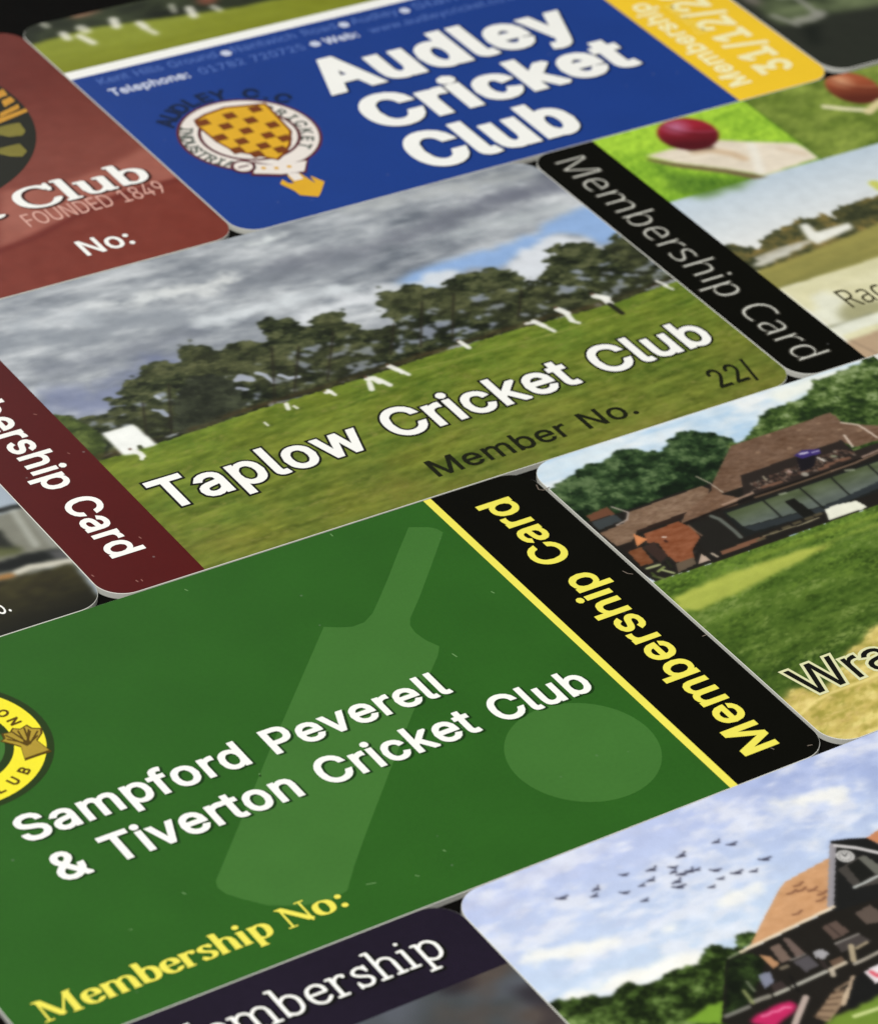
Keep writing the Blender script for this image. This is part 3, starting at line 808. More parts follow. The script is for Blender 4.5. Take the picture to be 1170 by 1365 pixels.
OL = ink_mat('olive_outline_ink', (120, 112, 30), .05, 40)
letters(c, 'Membership Card', t4, YELLOW_INK, weight=19, wy=18, hch='d', layer=3)
HAIR = ink_mat('grey_scratch', (128, 116, 104), .1, 40)
for pts in ([(85.17,50.75),(84.92,49.95),(85.26,49.61),(86.13,49.77)], [(84.33,33.76),(84.51,33.21),(84.91,32.85)], [(84.99,20.79),(85.47,20.81)], [(80.23,2.98),(80.35,2.65)], [(83.59,1.48),(84.05,1.36)]):
    region(c, 'scratch', [capsule(pts[i], pts[i + 1], .05, .05, 3) for i in range(len(pts) - 1)], HAIR, 6)
HAIR2 = ink_mat('pale_green_scratch', (104, 146, 88), .1, 40)
for pts in ([(44.10,52.24),(44.24,51.89)], [(70.62,37.30),(70.75,36.94)], [(40.39,4.12),(40.63,3.86)], [(44.54,5.88),(44.61,5.60)], [(21.05,12.51),(21.18,12.20)], [(14.50,10.45),(14.77,10.41)], [(61.55,30.53),(61.67,29.90)], [(35.89,5.27),(36.71,5.04)], [(35.64,23.73),(35.54,23.28)], [(61.71,53.47),(61.70,53.03)]):
    region(c, 'scratch', [capsule(pts[0], pts[1], .07, .05, 3)], HAIR2, 2)
# round club crest
cr = [(21.27,36.64),(20.68,46.25),(12.78,31.23)]
ex, ey, er = circle3(*cr)
cr2 = [(17.66,37.91),(20.89,37.18),(20.39,45.69),(18.47,42.04)]
ri = math.hypot(cr2[3][0] - ex, cr2[3][1] - ey)
DKG = ink_mat('dark_green_crest_ink', (38, 58, 20), .06, 40)
YEL2 = ink_mat('crest_yellow_ink', (247, 234, 52), .05, 40)
region(c, 'crest_rim', [disc(ex, ey, er)], DKG, 2)
region(c, 'crest_ring', ring(ex, ey, ri, er * .925), YEL2, 3)
region(c, 'crest_centre', [disc(ex, ey, ri * .86)], PALE, 3)
region(c, 'crest_stump', [[(ex + ri * .5, ey - ri * .2), (ex + ri * .78, ey - ri * .12), (ex + ri * .74, ey - ri * .02), (ex + ri * .5, ey - ri * .08)]], YEL2, 4)
GOLD = ink_mat('wheat_gold_ink', (176, 150, 52), .15, 60)
BRN = ink_mat('brown_outline_ink', (88, 66, 8), .08, 40)
sh = [(17.39,39.54),(17.84,39.67),(17.98,40.37),(18.68,40.23),(19.13,40.63),(19.62,40.22),(20.37,40.45),(20.58,39.82),(21.24,39.44),(20.98,38.81),(20.14,38.12),(20.47,36.26),(19.31,36.28),(17.98,36.26),(18.52,38.00),(18.08,38.64)]
mx_, my_ = sum(a for a, b in sh) / len(sh), sum(b for a, b in sh) / len(sh)
region(c, 'wheat_sheaf', [[(mx_ + (a - mx_) * 1.13, my_ + (b - my_) * 1.13) for a, b in sh]], BRN, 4)
region(c, 'wheat_sheaf', [sh], GOLD, 5)
ears = []
for k in range(9):
    a = [(18.05,40.07),(18.80,40.30),(19.33,40.13),(20.03,40.25),(20.30,39.58),(20.90,39.25),(20.58,38.65),(17.91,39.50),(20.28,39.85)][k]
    b = [(19.05,37.83),(19.39,37.90)][k % 2]
    ears.append(capsule(a, b, .09, .09, 3))
region(c, 'wheat_stalks', ears, BRN, 6)
an = lambda q: math.degrees(math.atan2(q[1] - ey, q[0] - ex))
rr = (ri + er * .925) / 2
aN = [an(q) for q in [(20.07,41.66),(17.10,34.60),(14.25,33.57)]]
st = (aN[2] - aN[1]) / 3
arc_letters(c, 'TIVERTON', ex, ey, rr * .99, aN[0] + 7 * 13, aN[0], 1.5, BRN, 34, 4)
arc_letters(c, 'CLUB', ex, ey, rr, aN[1] - 39, aN[1], 1.5, BRN, 34, 4, flip=True)

# ================================================================ Taplow card
c = card('taplow', 'Taplow Cricket Club card with cricket match photo and dark red strip on its left')
MAROON = ink_mat('maroon_ink', (82, 15, 13), .10, 25, .36, wear=.12)
q = [(10.54,0.09),(10.80,21.96),(10.97,36.12)]
xs_ = sum(a for a, b in q) / 3
band(c, 'maroon_strip', 0, xs_, 0, H, MAROON)
t = (3.74,16.93,-90.0,10.97,3.72)  
letters(c, 'Membership Card', t, WHITE_INK, weight=19, wy=18, ref=(11, 15), hch='d', layer=3)
HAIR3 = ink_mat('pale_red_scratch', (142, 92, 84), .1, 40)
for pts in ([(3.89,1.69),(3.96,1.36)], [(4.41,1.55),(4.41,1.26)], [(9.03,32.48),(9.24,32.21)], [(7.77,8.01),(7.84,7.68)], [(0.52,4.53),(0.59,4.20)], [(8.66,24.49),(8.80,24.26)]):
    region(c, 'scratch', [capsule(pts[0], pts[1], .07, .05, 3)], HAIR3, 2)
p = Picture(xs_, W, 0, H, .125, 11)
X, Y = p.X, p.Y
p.names.append('sky_print')
horizon = [(10.71,21.70),(17.20,21.69),(29.94,22.34),(43.13,22.43),(53.27,22.87),(63.46,22.92),(72.24,22.60),(77.13,22.50),(84.35,23.10),(88.87,23.43)]
n1 = p.noise(16, 5, 5, -3)
n2 = p.noise(7, 2.6, 5, -4)
n3 = p.noise(3, 1.2, 4, -4)
p.img[:] = p.ramp((110, 117, 127), (220, 224, 227), n1 * .5 + n2 * .5 + (n3 - .5) * .4 - .01)
def st_(pts, wd, col, al, soft, wob=1.0):
    p.stroke(pts, wd, col, al, soft, wob=wob)
st_([(47.31,45.45),(59.00,45.14),(69.82,46.17),(81.27,47.66),(89.54,48.79)], 2.6, (112, 116, 128), .75, 3.5)
st_([(34.11,45.82),(40.02,44.55),(48.81,44.69),(55.25,43.94)], 2.0, (118, 124, 134), .6, 3)
st_([(75.28,48.16),(82.86,46.86),(86.05,45.28)], 1.8, (112, 116, 130), .7, 3)
st_([(11.99,45.60),(16.76,44.47),(25.46,43.70),(31.24,42.44)], 3.0, (140, 147, 156), .7, 3.5)
st_([(14.12,39.53),(21.48,38.18),(31.89,38.68)], 2.4, (122, 128, 140), .55, 3)
st_([(13.12,32.73),(15.68,30.91),(19.00,31.27),(24.99,33.87)], 5.5, (118, 127, 160), .75, 4)
st_([(25.15,48.15),(27.90,47.26),(30.67,47.22)], 1.4, (228, 232, 232), .8, 2.2)
st_([(33.83,46.66),(36.49,46.35),(40.24,46.55)], 2.0, (232, 235, 234), .85, 2.4)
st_([(46.05,51.85),(48.19,51.50),(50.37,51.86)], 1.2, (224, 230, 230), .8, 1.8)
st_([(33.82,39.91),(38.96,39.51),(45.54,39.27),(51.14,38.87)], 1.5, (222, 228, 232), .8, 2.6)
st_([(43.37,35.69),(47.52,36.16),(53.28,36.01),(57.87,35.44)], 2.4, (232, 236, 240), .85, 3)
st_([(61.08,53.35),(67.70,52.50),(77.64,51.76),(83.40,50.85)], 2.2, (186, 190, 190), .6, 3)
st_([(68.00,43.36),(76.07,43.03),(83.02,42.39)], 2.0, (196, 203, 206), .6, 3)
st_([(15.84,47.81),(20.32,47.71),(24.04,46.14)], 2.0, (165, 172, 180), .6, 3)
p.poly([(56.16,36.66),(60.31,38.49),(65.14,38.93),(70.05,38.64),(74.43,39.01),(76.55,39.06),(79.24,39.94),(81.18,40.47),(86.36,42.44),(87.09,40.55),(85.76,34.05),(82.42,33.50),(81.62,37.25),(79.86,37.76),(78.03,37.38),(75.82,37.20),(73.81,36.37),(69.82,34.56),(68.07,35.63),(63.38,36.21),(60.09,35.02)], (146, 180, 228), .5, .95, rag=.8, ragscale=2.2)
p.poly([(61.48,37.17),(64.08,37.29),(64.52,35.63),(61.81,33.79),(58.37,34.65),(57.84,36.17)], (226, 231, 236), .4, .9, rag=.6, ragscale=1.6)
p.poly([(69.40,34.23),(72.05,35.43),(73.92,36.69),(76.00,37.48),(78.31,37.80),(80.08,36.54),(81.76,34.39),(81.50,32.49),(79.00,31.91),(75.52,33.68),(72.64,30.96),(69.20,29.65),(68.57,31.77)], (224, 229, 236), .4, .95, rag=.7, ragscale=1.6)
# trees
tp = [(9.66,31.20),(11.16,30.40),(13.35,29.41),(16.16,28.57),(17.40,29.36),(17.33,30.68),(18.37,31.27),(20.54,33.07),(21.89,34.66),(24.43,34.49),(27.50,34.89),(28.75,36.76),(30.26,36.82),(31.48,36.35),(31.37,34.39),(33.99,34.72),(36.73,33.81),(38.06,34.14),(38.94,36.25),(39.92,36.94),(41.64,37.27),(42.83,35.10),(43.36,33.45),(45.05,34.65),(46.65,35.21),(47.91,34.91),(47.35,32.43),(48.11,30.84),(48.96,29.71),(50.13,29.11),(51.67,29.69),(52.52,31.50),(52.09,33.47),(52.93,35.13),(54.30,36.37),(56.22,36.28),(58.63,36.47),(59.05,34.48),(60.88,33.90),(63.13,34.90),(64.80,35.13),(66.89,34.60),(69.52,33.81),(69.70,31.91),(70.35,30.14),(73.48,31.43),(75.12,32.78),(75.86,34.79),(77.09,36.00),(79.26,35.65),(81.16,34.13),(81.09,32.51),(83.39,33.38),(85.61,34.12),(89.53,28.80),(92.09,23.44)]
def ground_line(dy=0.0):
    return [(a, b + dy) for a, b in horizon[::-1]]
xsun = np.clip((X - 20) / 66, 0, 1)
hz = np.interp(X, [a for a, b in horizon], [b for a, b in horizon])
hgt = Y - hz
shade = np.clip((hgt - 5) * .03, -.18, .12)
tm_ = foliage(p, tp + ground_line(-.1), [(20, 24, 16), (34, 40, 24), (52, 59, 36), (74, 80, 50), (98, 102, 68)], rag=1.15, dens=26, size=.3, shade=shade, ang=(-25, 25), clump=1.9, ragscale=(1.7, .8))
# sky glimpsed between the trunks
gap = (p.noise(1.5, 1.0, 3) > .745) & (tm_ > .9) & (hgt > 1.2) & (hgt < 8)
p.lay(p.blur(gap.astype(float), .12) * .75, (164, 172, 192))
gr = (p.noise(5, 5, 3) > .55) & (tm_ > .9)
p.lay(p.blur(gr.astype(float), .5) * .25, (92, 92, 60))
bl = p.stroke([(29.96,28.15),(31.68,28.41),(32.45,27.67)], .9, (186, 192, 212), .85, .4, wob=.4)
p.stroke([(30.36,26.79),(31.13,26.22)], .6, (186, 192, 212), .8, .3, wob=.3)
p.stroke([(20.38,27.32),(20.93,26.86),(21.07,25.83)], .8, (176, 184, 206), .85, .3, wob=.3)
p.stroke([(21.92,29.57),(21.99,29.05)], .5, (196, 202, 216), .85, .3)
p.stroke([(33.62,28.55),(34.11,27.80),(34.21,26.09)], .6, (190, 196, 214), .85, .3, wob=.3)
p.stroke([(35.53,27.06),(36.08,26.11),(37.23,25.84)], .6, (190, 196, 214), .85, .3, wob=.3)
foliage(p, [(22.18,25.57),(24.59,29.16),(27.73,31.12),(29.93,30.47),(30.59,27.66),(29.81,23.98),(28.16,22.42),(21.04,21.39),(20.91,23.04)], [(34, 38, 27), (52, 57, 42), (72, 78, 58)], rag=.8, dens=26, size=.28, ragscale=(1.5, .9))
foliage(p, [(10.74,31.58),(12.39,29.76),(13.08,28.12),(13.11,24.64),(11.04,21.68),(9.89,22.29)], [(48, 60, 26), (76, 90, 42), (104, 118, 60)], rag=.3, dens=14, size=.35)
tr = [(32.34,22.65),(37.71,32.28),(35.29,23.56),(40.31,30.94),(39.56,23.80),(45.23,31.80),(48.37,25.07),(51.91,30.08),(52.10,24.84),(57.24,32.58),(56.01,24.53),(61.24,32.30),(17.00,22.74),(20.04,29.11),(19.88,22.79),(24.25,30.96),(65.10,25.04),(68.48,29.49)]
for k in range(0, len(tr), 2):
    p.stroke(tr[k:k + 2], .32, (38, 34, 24), .6, .25)
# undergrowth along the foot of the trees
m = np.clip(1 - np.abs(hgt - .55) / .8, 0, 1) * p.noise(2.2, 1, 3)
p.lay(m * .75, (78, 62, 34))
# grass field
gl = [(X[0, 0] - 1, horizon[0][1])] + horizon + [(W + 2, horizon[-1][1]), (W + 2, -2), (X[0, 0] - 1, -2)]
gm = p.mask(gl, .06, rag=.1, ragscale=.7)
d = np.clip(-hgt / 30, 0, 1)
col = p.ramp((106, 126, 40), (104, 114, 42), d * 1.3)
p.lay(gm, col)
p.tex(gm, 16, 9, .9, 4, 3, (1, .95, .5))
p.tex(gm, 15, 1.4, .45, 3, 4, (1, 1, .6))
p.tex(gm, 10, 5, 3, 3, 10, (1.1, .6, .3))
p.lay(gm * np.clip(p.noise(7, 4, 3) - .45, 0, 1) * np.clip(d * 2 - .35, 0, 1) * .7, (132, 124, 58))
p.dabs(gm, 5200, .28, [(86, 100, 30), (110, 124, 42), (132, 140, 60), (142, 138, 74)], (-10, 20), 2.2, p.noise(3, 1, 3), .38)
p.name('grass_print', gm)
p.stroke([(48.34,21.22),(57.30,20.78),(66.93,20.26),(76.20,20.39)], .16, (150, 158, 76), .8, .25)
# sight screen
p.poly([(13.42,26.09),(17.24,26.12),(17.51,21.60),(15.98,21.55),(15.77,22.13),(14.89,21.03),(13.45,21.44)], (247, 249, 244), .08, label='sight_screen_print')
p.stroke([(15.77,22.13),(15.70,21.85)], .5, (60, 66, 40), 1, .2)
# players in white on the field
WHT = (243, 243, 236)
# each figure: strokes of white clothing (points, width)
figures = [
    [([(14.68,21.77),(15.16,21.05),(15.16,20.42)], .75), ([(15.10,20.46),(14.83,19.98)], .5)],
    [([(33.32,21.98),(33.01,21.00)], .55)],
    [([(33.80,21.24),(33.93,20.68)], .35)],
    [([(29.45,19.97),(29.51,19.30)], .3)],
    [([(38.20,21.87),(38.70,21.77)], .6), ([(38.64,22.13),(38.82,21.05)], .5)],
    [([(43.58,22.03),(44.24,21.86),(44.35,20.97)], .9), ([(43.34,21.33),(42.85,20.10)], .7), ([(44.58,21.34),(45.04,19.94)], .7)],
    [([(47.01,23.08),(47.41,22.04)], .8), ([(47.49,22.16),(47.95,20.75)], .55), ([(47.48,22.00),(47.46,21.34)], .45)],
    [([(56.49,23.76),(56.71,22.28)], .65)],
    [([(65.07,23.48),(66.29,23.20)], .5), ([(66.15,23.45),(66.61,22.17)], .8), ([(66.54,22.38),(67.04,20.73)], .55)],
    [([(69.97,24.29),(70.43,23.18)], .95), ([(70.37,23.38),(70.07,21.61)], .75), ([(69.92,21.68),(70.49,20.87)], .5)],
    [([(75.31,24.75),(76.26,23.73)], 1.0), ([(75.97,24.06),(75.93,22.66)], 1.0)],
    [([(83.47,24.18),(83.99,22.83)], .4), ([(83.68,22.99),(84.13,21.86)], .35)],
]
for n_, fig in enumerate(figures):
    foot = fig[-1][0][-1]
    p.stroke([(foot[0] - .5, foot[1] - .12), (foot[0] + .5, foot[1] - .12)], .22, (70, 82, 30), .6, .25)
    ms = [p.stroke(pts, wd * .95, WHT, .95, .14) for pts, wd in fig]
    (hx, hy), wd = fig[0][0][0], fig[0][1]
    ms.append(p.stroke([(hx - .05, hy + wd * .5)], wd * .5, (96, 70, 54), .9, .12))
    if n_ == 10:
        ms.append(p.stroke([(75.84,22.52),(75.96,20.34)], .7, (32, 32, 22), .95, .2))
    p.name('cricketer_print', np.max(ms, 0), True)
p.finish(c)
t = (12.63,10.79,0.0,69.55,5.24)  
letters(c, 'Taplow Cricket Club', t, DARK_INK, weight=19, wy=18, grow=.27, layer=3, name='lettering_outline')
letters(c, 'Taplow Cricket Club', t, WHITE_INK, weight=19, wy=18, layer=4)
t = (40.23,2.78,0.0,25.86,3.02)  
GREY_INK = ink_mat('dark_olive_lettering_ink', (24, 27, 9), .1, 40)
letters(c, 'Member No.', t, GREY_INK, weight=11, layer=3)
t = (76.93,2.60,0.0,5.55,3.70)  
letters(c, '22/', t, GREY_INK, weight=11, layer=3)

# ================================================================ Wra... card
c = card('wra', 'card with photo of a long brown-roofed pavilion beside mown grass, lettered Wra')
p = Picture(0, 47, 0, H, .12, 5)
X, Y = p.X, p.Y
p.names.append('sky_print')
n = p.noise(6, 2.5, 4, 0)
p.img[:] = p.ramp((184, 212, 236), (240, 245, 246), n * 1.6 - .35)
p.stroke([(32.74,52.33),(37.10,52.58),(42.26,52.43)], 2.5, (250, 252, 240), .9, 2)
p.stroke([(1.15,51.99),(5.74,52.39),(10.92,52.83)], 2.0, (214, 230, 240), .8, 2)
G1 = [(14, 26, 14), (25, 42, 22), (40, 62, 34), (62, 86, 48), (100, 122, 80)]
foliage(p, [(0.16,49.40),(1.41,49.98),(2.93,50.10),(4.65,51.07),(7.55,50.79),(10.17,51.62),(12.49,50.87),(15.23,49.74),(16.27,50.64),(17.28,51.07),(20.00,51.10),(21.44,50.18),(22.34,49.21),(22.39,48.04),(22.45,46.07),(14.97,35.26),(-5.54,37.31)], G1, rag=.6, dens=34, size=.26, shade=np.clip((Y - 46) * .05, -.25, .2))
G2 = [(28, 44, 20), (48, 70, 28), (74, 98, 44), (106, 128, 70), (150, 168, 118)]
foliage(p, [(22.03,47.27),(25.44,47.24),(27.85,50.07),(30.85,50.65),(35.78,50.57),(37.75,52.74),(42.47,52.84),(45.21,53.48),(51.18,54.20),(35.09,33.89),(17.55,40.09)], G2, rag=.6, dens=34, size=.26)
# grass
gtop = [(-1.68,30.79),(0.40,30.68),(6.72,30.49),(12.37,30.42),(22.31,30.54),(30.92,30.57)]
hz = np.interp(X, [a for a, b in gtop], [b for a, b in gtop])
gm = p.mask([(-1, gtop[0][1] - 1)] + gtop + [(50, -2), (-1, -2)], .05, rag=.12, ragscale=.5)
dd = np.clip((hz - Y) / 26, 0, 1)
p.lay(gm, p.ramp((98, 128, 44), (64, 88, 30), dd * 1.5))
p.tex(gm, 22, 5, .8, 4, 4, (1, 1, .5))
p.dabs(gm, 15000, .26, [(44, 66, 18), (70, 98, 32), (94, 120, 46), (128, 148, 76)], (0, 40), 2.2, p.noise(4, 1.4, 4, 5), .6)
# pale mown stripes
p.stroke([(-0.62,27.01),(6.24,27.35),(15.97,27.42),(23.17,27.77),(29.12,27.64)], .5, (150, 168, 70), .6, .8, wob=.15)
p.poly([(0.30,27.51),(6.86,28.19),(16.82,28.01),(20.91,27.16),(15.17,26.35),(8.51,25.23),(1.32,24.49),(-0.21,25.62)], (190, 196, 88), .2, .8, rag=.15)
p.poly([(11.10,28.71),(20.89,28.69),(29.98,28.73),(30.50,29.39),(21.56,29.56),(10.80,29.62)], (140, 162, 60), .3, .6)
# dry yellow ground at the lower right
ym = p.mask([(-0.51,8.09),(0.67,8.66),(1.84,8.98),(2.92,8.92),(4.08,7.73),(7.26,9.43),(9.47,10.31),(11.25,11.87),(12.83,12.42),(14.38,13.29),(19.03,13.62),(3.08,-6.52),(-3.32,-2.90)], .4, rag=.7, ragscale=1.8)
p.lay(ym, p.ramp((192, 168, 96), (228, 204, 128), p.noise(3, 1.2, 4, 5)))
p.lay(ym * np.clip((p.noise(3.5, 1.4, 4, 8) - .5) * 3, 0, 1) * .8, (146, 150, 56))
p.dabs(ym, 1500, .35, [(158, 150, 64), (206, 186, 100), (240, 222, 140)], (5, 40), 2.4, p.noise(2, 1, 3), .6)
p.stroke([(0.18,5.80),(2.66,6.73),(5.26,7.07),(8.96,6.95),(11.46,7.10)], .35, (246, 228, 148), .8, .4)
p.name('grass_print', np.maximum(gm, ym))
# pavilion
def quad(pts, col, soft=.04, al=1, lab='pavilion_print', rag=0.0):
    return p.poly(pts, col, soft, al, rag=rag, ragscale=.6, label=lab)
quad([(-0.39,42.77),(-1.71,37.45),(0.33,30.72),(6.72,30.49),(12.37,30.42),(22.31,30.54),(31.46,30.60),(37.95,38.83),(19.93,41.97),(11.47,42.56),(4.58,42.39)], (32, 29, 25))
r1 = quad([(21.93,46.99),(35.48,47.05),(35.62,46.14),(35.41,44.93),(37.21,43.48),(40.15,41.61),(39.04,40.21),(34.01,40.43),(33.15,41.86),(19.46,41.75),(18.96,40.12),(15.63,40.18),(14.95,40.86),(15.62,41.91)], (112, 86, 68))
r2 = quad([(0.20,40.33),(3.48,40.68),(5.21,42.05),(14.61,42.29),(14.99,41.46),(14.28,40.75),(10.30,39.16),(3.88,38.95),(3.36,38.47),(2.32,37.67),(0.41,37.65)], (130, 105, 84))
r3 = quad([(10.30,39.16),(14.28,40.75),(15.19,41.19),(15.69,39.99),(16.78,38.78),(16.04,37.78),(8.39,37.58)], (118, 90, 70))
rm = np.clip(r1 + r2 + r3, 0, 1)
p.tex(rm, 12, .7, .3, 3, -4)
p.tex(rm, 10, 4, 1.6, 3, 0)
p.dabs(rm, 2200, .2, [(84, 62, 48), (114, 88, 70), (144, 116, 94)], (-10, 10), 2.6, None, .35)
for a, b in [(30.39,45.93),(30.35,43.99),(27.33,43.64),(23.76,44.57),(33.03,46.02),(26.77,46.70),(34.45,43.95),(36.19,42.71)]:
    p.stroke([(a - .15, b), (a + .15, b)], .35, (156, 128, 104), .7, .2)
quad([(3.88,38.95),(10.52,39.20),(9.20,38.52),(3.71,38.43)], (44, 32, 26))
quad([(0.65,43.58),(3.55,43.93),(3.58,42.46),(0.59,42.55)], (108, 70, 50))
quad([(0.52,42.43),(3.47,42.37),(3.59,41.16),(0.36,40.84)], (60, 65, 66))
p.stroke([(3.97,43.70),(4.95,42.04),(4.05,40.99),(2.56,40.72)], .22, (184, 170, 160), .9, .1)
p.stroke([(8.39,37.58),(14.00,37.94),(18.87,38.13),(25.99,38.26),(37.68,38.48)], .32, (22, 18, 16), .95, .1)
p.stroke([(15.18,44.03),(15.72,42.33),(15.94,40.33)], .16, (196, 182, 164), .9, .08)
p.stroke([(35.41,44.93),(36.77,43.72),(36.96,42.63),(37.15,40.72)], .26, (216, 198, 182), .95, .1)
p.stroke([(34.18,42.79),(33.64,40.62)], .3, (214, 196, 180), .95, .1)
# balcony between the roofs
quad([(19.48,41.90),(33.34,42.25),(33.18,39.89),(34.65,39.92),(38.68,39.75),(37.77,38.60),(26.83,38.29),(18.38,38.39),(17.59,38.81)], (44, 37, 33))
p.dabs(p.mask([(19.64,40.23),(32.27,40.86),(33.20,39.39),(27.17,38.75),(18.71,38.84)], .05), 260, .28, [(36, 30, 28), (84, 62, 52), (120, 92, 78), (150, 140, 126)], (0, 180), 1.6, None, .7)
p.stroke([(14.55,38.42),(16.39,38.52),(18.70,38.69)], .3, (176, 146, 126), .9, .1)
p.stroke([(18.41,37.91),(24.98,37.85),(28.69,37.94)], .26, (112, 90, 70), .9, .1)
p.stroke([(28.69,37.94),(32.14,38.02),(37.77,38.60)], .26, (136, 110, 90), .9, .1)
p.stroke([(33.34,38.51),(38.04,38.94)], .26, (194, 164, 146), .8, .1)
quad([(26.77,41.69),(29.09,41.26),(27.55,39.51),(25.64,39.40)], (26, 23, 28))
quad([(26.89,42.26),(28.28,42.65),(30.16,41.98),(29.77,41.22),(27.32,41.39)], (60, 46, 112), .05)
p.stroke([(27.65,42.18),(28.55,42.03)], .28, (226, 220, 236), .95, .1)
p.stroke([(28.99,41.79),(29.86,41.73)], .18, (206, 200, 226), .95, .1)
p.stroke([(25.75,38.87),(25.82,38.83)], .75, (164, 158, 146), .9, .12)
p.stroke([(28.96,40.68),(29.19,39.92)], .3, (214, 208, 198), .95, .1)
p.stroke([(30.51,40.18),(30.81,40.02)], .4, (136, 140, 116), .9, .15)
p.stroke([(24.58,40.13),(24.71,39.90)], .35, (190, 160, 150), .9, .12)
p.stroke([(21.54,40.64),(21.40,39.92)], .25, (160, 150, 130), .9, .1)
for a, b in [(20.73,39.02),(22.07,38.93),(29.26,39.08),(30.80,39.22),(28.24,38.82),(31.40,39.06)]:
    p.stroke([(a - .5, b), (a + .6, b)], .4, (122, 88, 70), .9, .12)
# glazed front: panes with dark frames
quad([(13.81,37.42),(18.88,37.34),(27.94,37.22),(36.87,37.45),(32.95,32.49),(23.28,32.33),(13.17,32.56)], (30, 32, 30))
gz = quad([(14.00,37.01),(18.67,37.05),(27.77,37.00),(36.50,36.99),(34.01,33.83),(23.96,33.22),(14.19,34.15)], (84, 95, 66))
zy = np.clip((p.dist([(14.00,37.01),(18.67,37.05),(27.77,37.00),(36.50,36.99)]) - .4) / 2.6, 0, 1)
p.lay(gz * zy * .75, (98, 106, 106))
p.tex(gz, 12, 2.6, 1.2, 3, 0)
quad([(14.08,34.05),(23.87,33.10),(26.52,33.40),(34.36,34.28),(33.47,33.16),(23.28,32.33),(14.72,32.94)], (48, 54, 57), .06, .9)
for k in range(4):
    a, b = [(18.88,37.34),(18.73,33.70),(23.72,37.26),(23.69,32.74),(27.94,37.22),(27.67,33.57),(32.98,37.25),(32.75,33.54)][2 * k:2 * k + 2]
    p.stroke([a, b], .26, (28, 30, 26), .95, .1)
quad([(20.68,35.75),(22.02,35.81),(22.33,32.44),(20.74,32.47)], (24, 24, 20))
p.stroke([(21.09,37.10),(21.83,37.02)], .3, (176, 184, 156), .7, .2)
p.stroke([(30.15,37.32),(30.97,37.04)], .35, (170, 178, 150), .7, .2)
# brick end and dark shed
quad([(4.12,38.06),(8.64,38.21),(9.25,36.50),(9.00,34.82),(6.97,33.35),(6.24,31.94),(4.14,32.34),(4.08,33.72),(4.50,36.04),(3.53,36.56)], (136, 80, 52))
bk = quad([(0.83,36.23),(2.57,36.34),(2.13,33.43),(0.58,33.53)], (122, 74, 46))
p.tex(p.mask([(0.83,36.23),(4.12,38.06),(8.64,38.21),(9.00,34.82),(6.24,31.94),(0.47,33.44)], .05), 12, .7, .3, 3, 0)
quad([(3.19,38.64),(3.92,37.11),(2.22,36.58)], (214, 138, 88))
quad([(2.67,36.28),(4.23,36.39),(4.08,33.72),(2.70,33.12)], (58, 43, 37))
quad([(0.55,37.62),(2.38,37.49),(2.02,36.48),(0.74,36.27)], (36, 29, 25))
p.stroke([(5.53,36.69),(5.81,36.54)], .25, (226, 208, 198), .95, .1)
p.stroke([(5.42,35.99),(5.41,35.85)], .4, (56, 30, 24), .9, .12)
quad([(9.30,37.24),(12.40,36.95),(12.68,32.83),(11.88,31.74),(9.43,31.77),(7.79,31.10),(8.05,33.51),(9.29,34.96)], (33, 31, 27))
p.stroke([(9.15,37.17),(9.29,34.96)], .22, (126, 100, 80), .9, .1)
p.stroke([(12.28,37.33),(12.72,36.47),(12.84,33.96),(12.75,32.79)], .5, (110, 116, 108), .85, .15)
quad([(9.37,31.75),(13.92,31.86),(15.29,31.72),(13.94,31.23),(9.18,31.10)], (126, 88, 66))
quad([(3.99,32.17),(6.30,32.21),(5.86,31.15),(3.31,30.78)], (100, 86, 70))
quad([(5.98,31.05),(7.41,32.36),(7.53,30.95)], (190, 168, 150))
p.stroke([(8.37,31.84),(8.54,31.15)], .3, (200, 184, 164), .9, .12)
for a, b in [(14.32,31.48),(16.31,31.78),(18.00,31.94),(19.48,32.06),(21.11,32.11),(22.38,32.20)]:
    p.stroke([(a - .3, b), (a + .5, b)], .4, (92, 84, 62), .85, .12)
p.stroke([(19.29,31.55),(22.19,31.68)], .16, (186, 176, 140), .9, .08)
p.stroke([(14.93,31.77),(19.15,31.62)], .14, (150, 140, 110), .9, .08)
quad([(23.68,32.59),(25.18,32.71),(27.62,32.27),(27.85,31.59),(27.96,30.82),(27.47,30.71),(22.86,30.78)], (238, 238, 220), .04, lab='covers_print')
for k in range(0, 12, 2):
    p.stroke([(0.87,32.93),(2.41,32.84),(2.15,31.94),(2.87,30.96),(0.72,31.53),(1.44,30.55),(3.47,33.00),(3.27,31.92),(1.59,31.95),(2.59,32.29),(0.89,32.03),(0.85,31.17)][k:k + 2], .3, [(196, 204, 146), (190, 198, 140), (110, 124, 70), (40, 42, 28), (150, 164, 96), (70, 84, 40)][k // 2], .9, .12, label='plants_print')
p.finish(c)
t = (2.62,7.56,0.0,8.00,4.43)  
CREAM = ink_mat('cream_outline_ink', (226, 226, 178), .03, 40)
letters(c, 'Wra', t, CREAM, weight=4, ref=(0, 2), grow=.32, layer=3, name='lettering_outline')
letters(c, 'Wra', t, DARK_INK, weight=4, ref=(0, 2), layer=4)

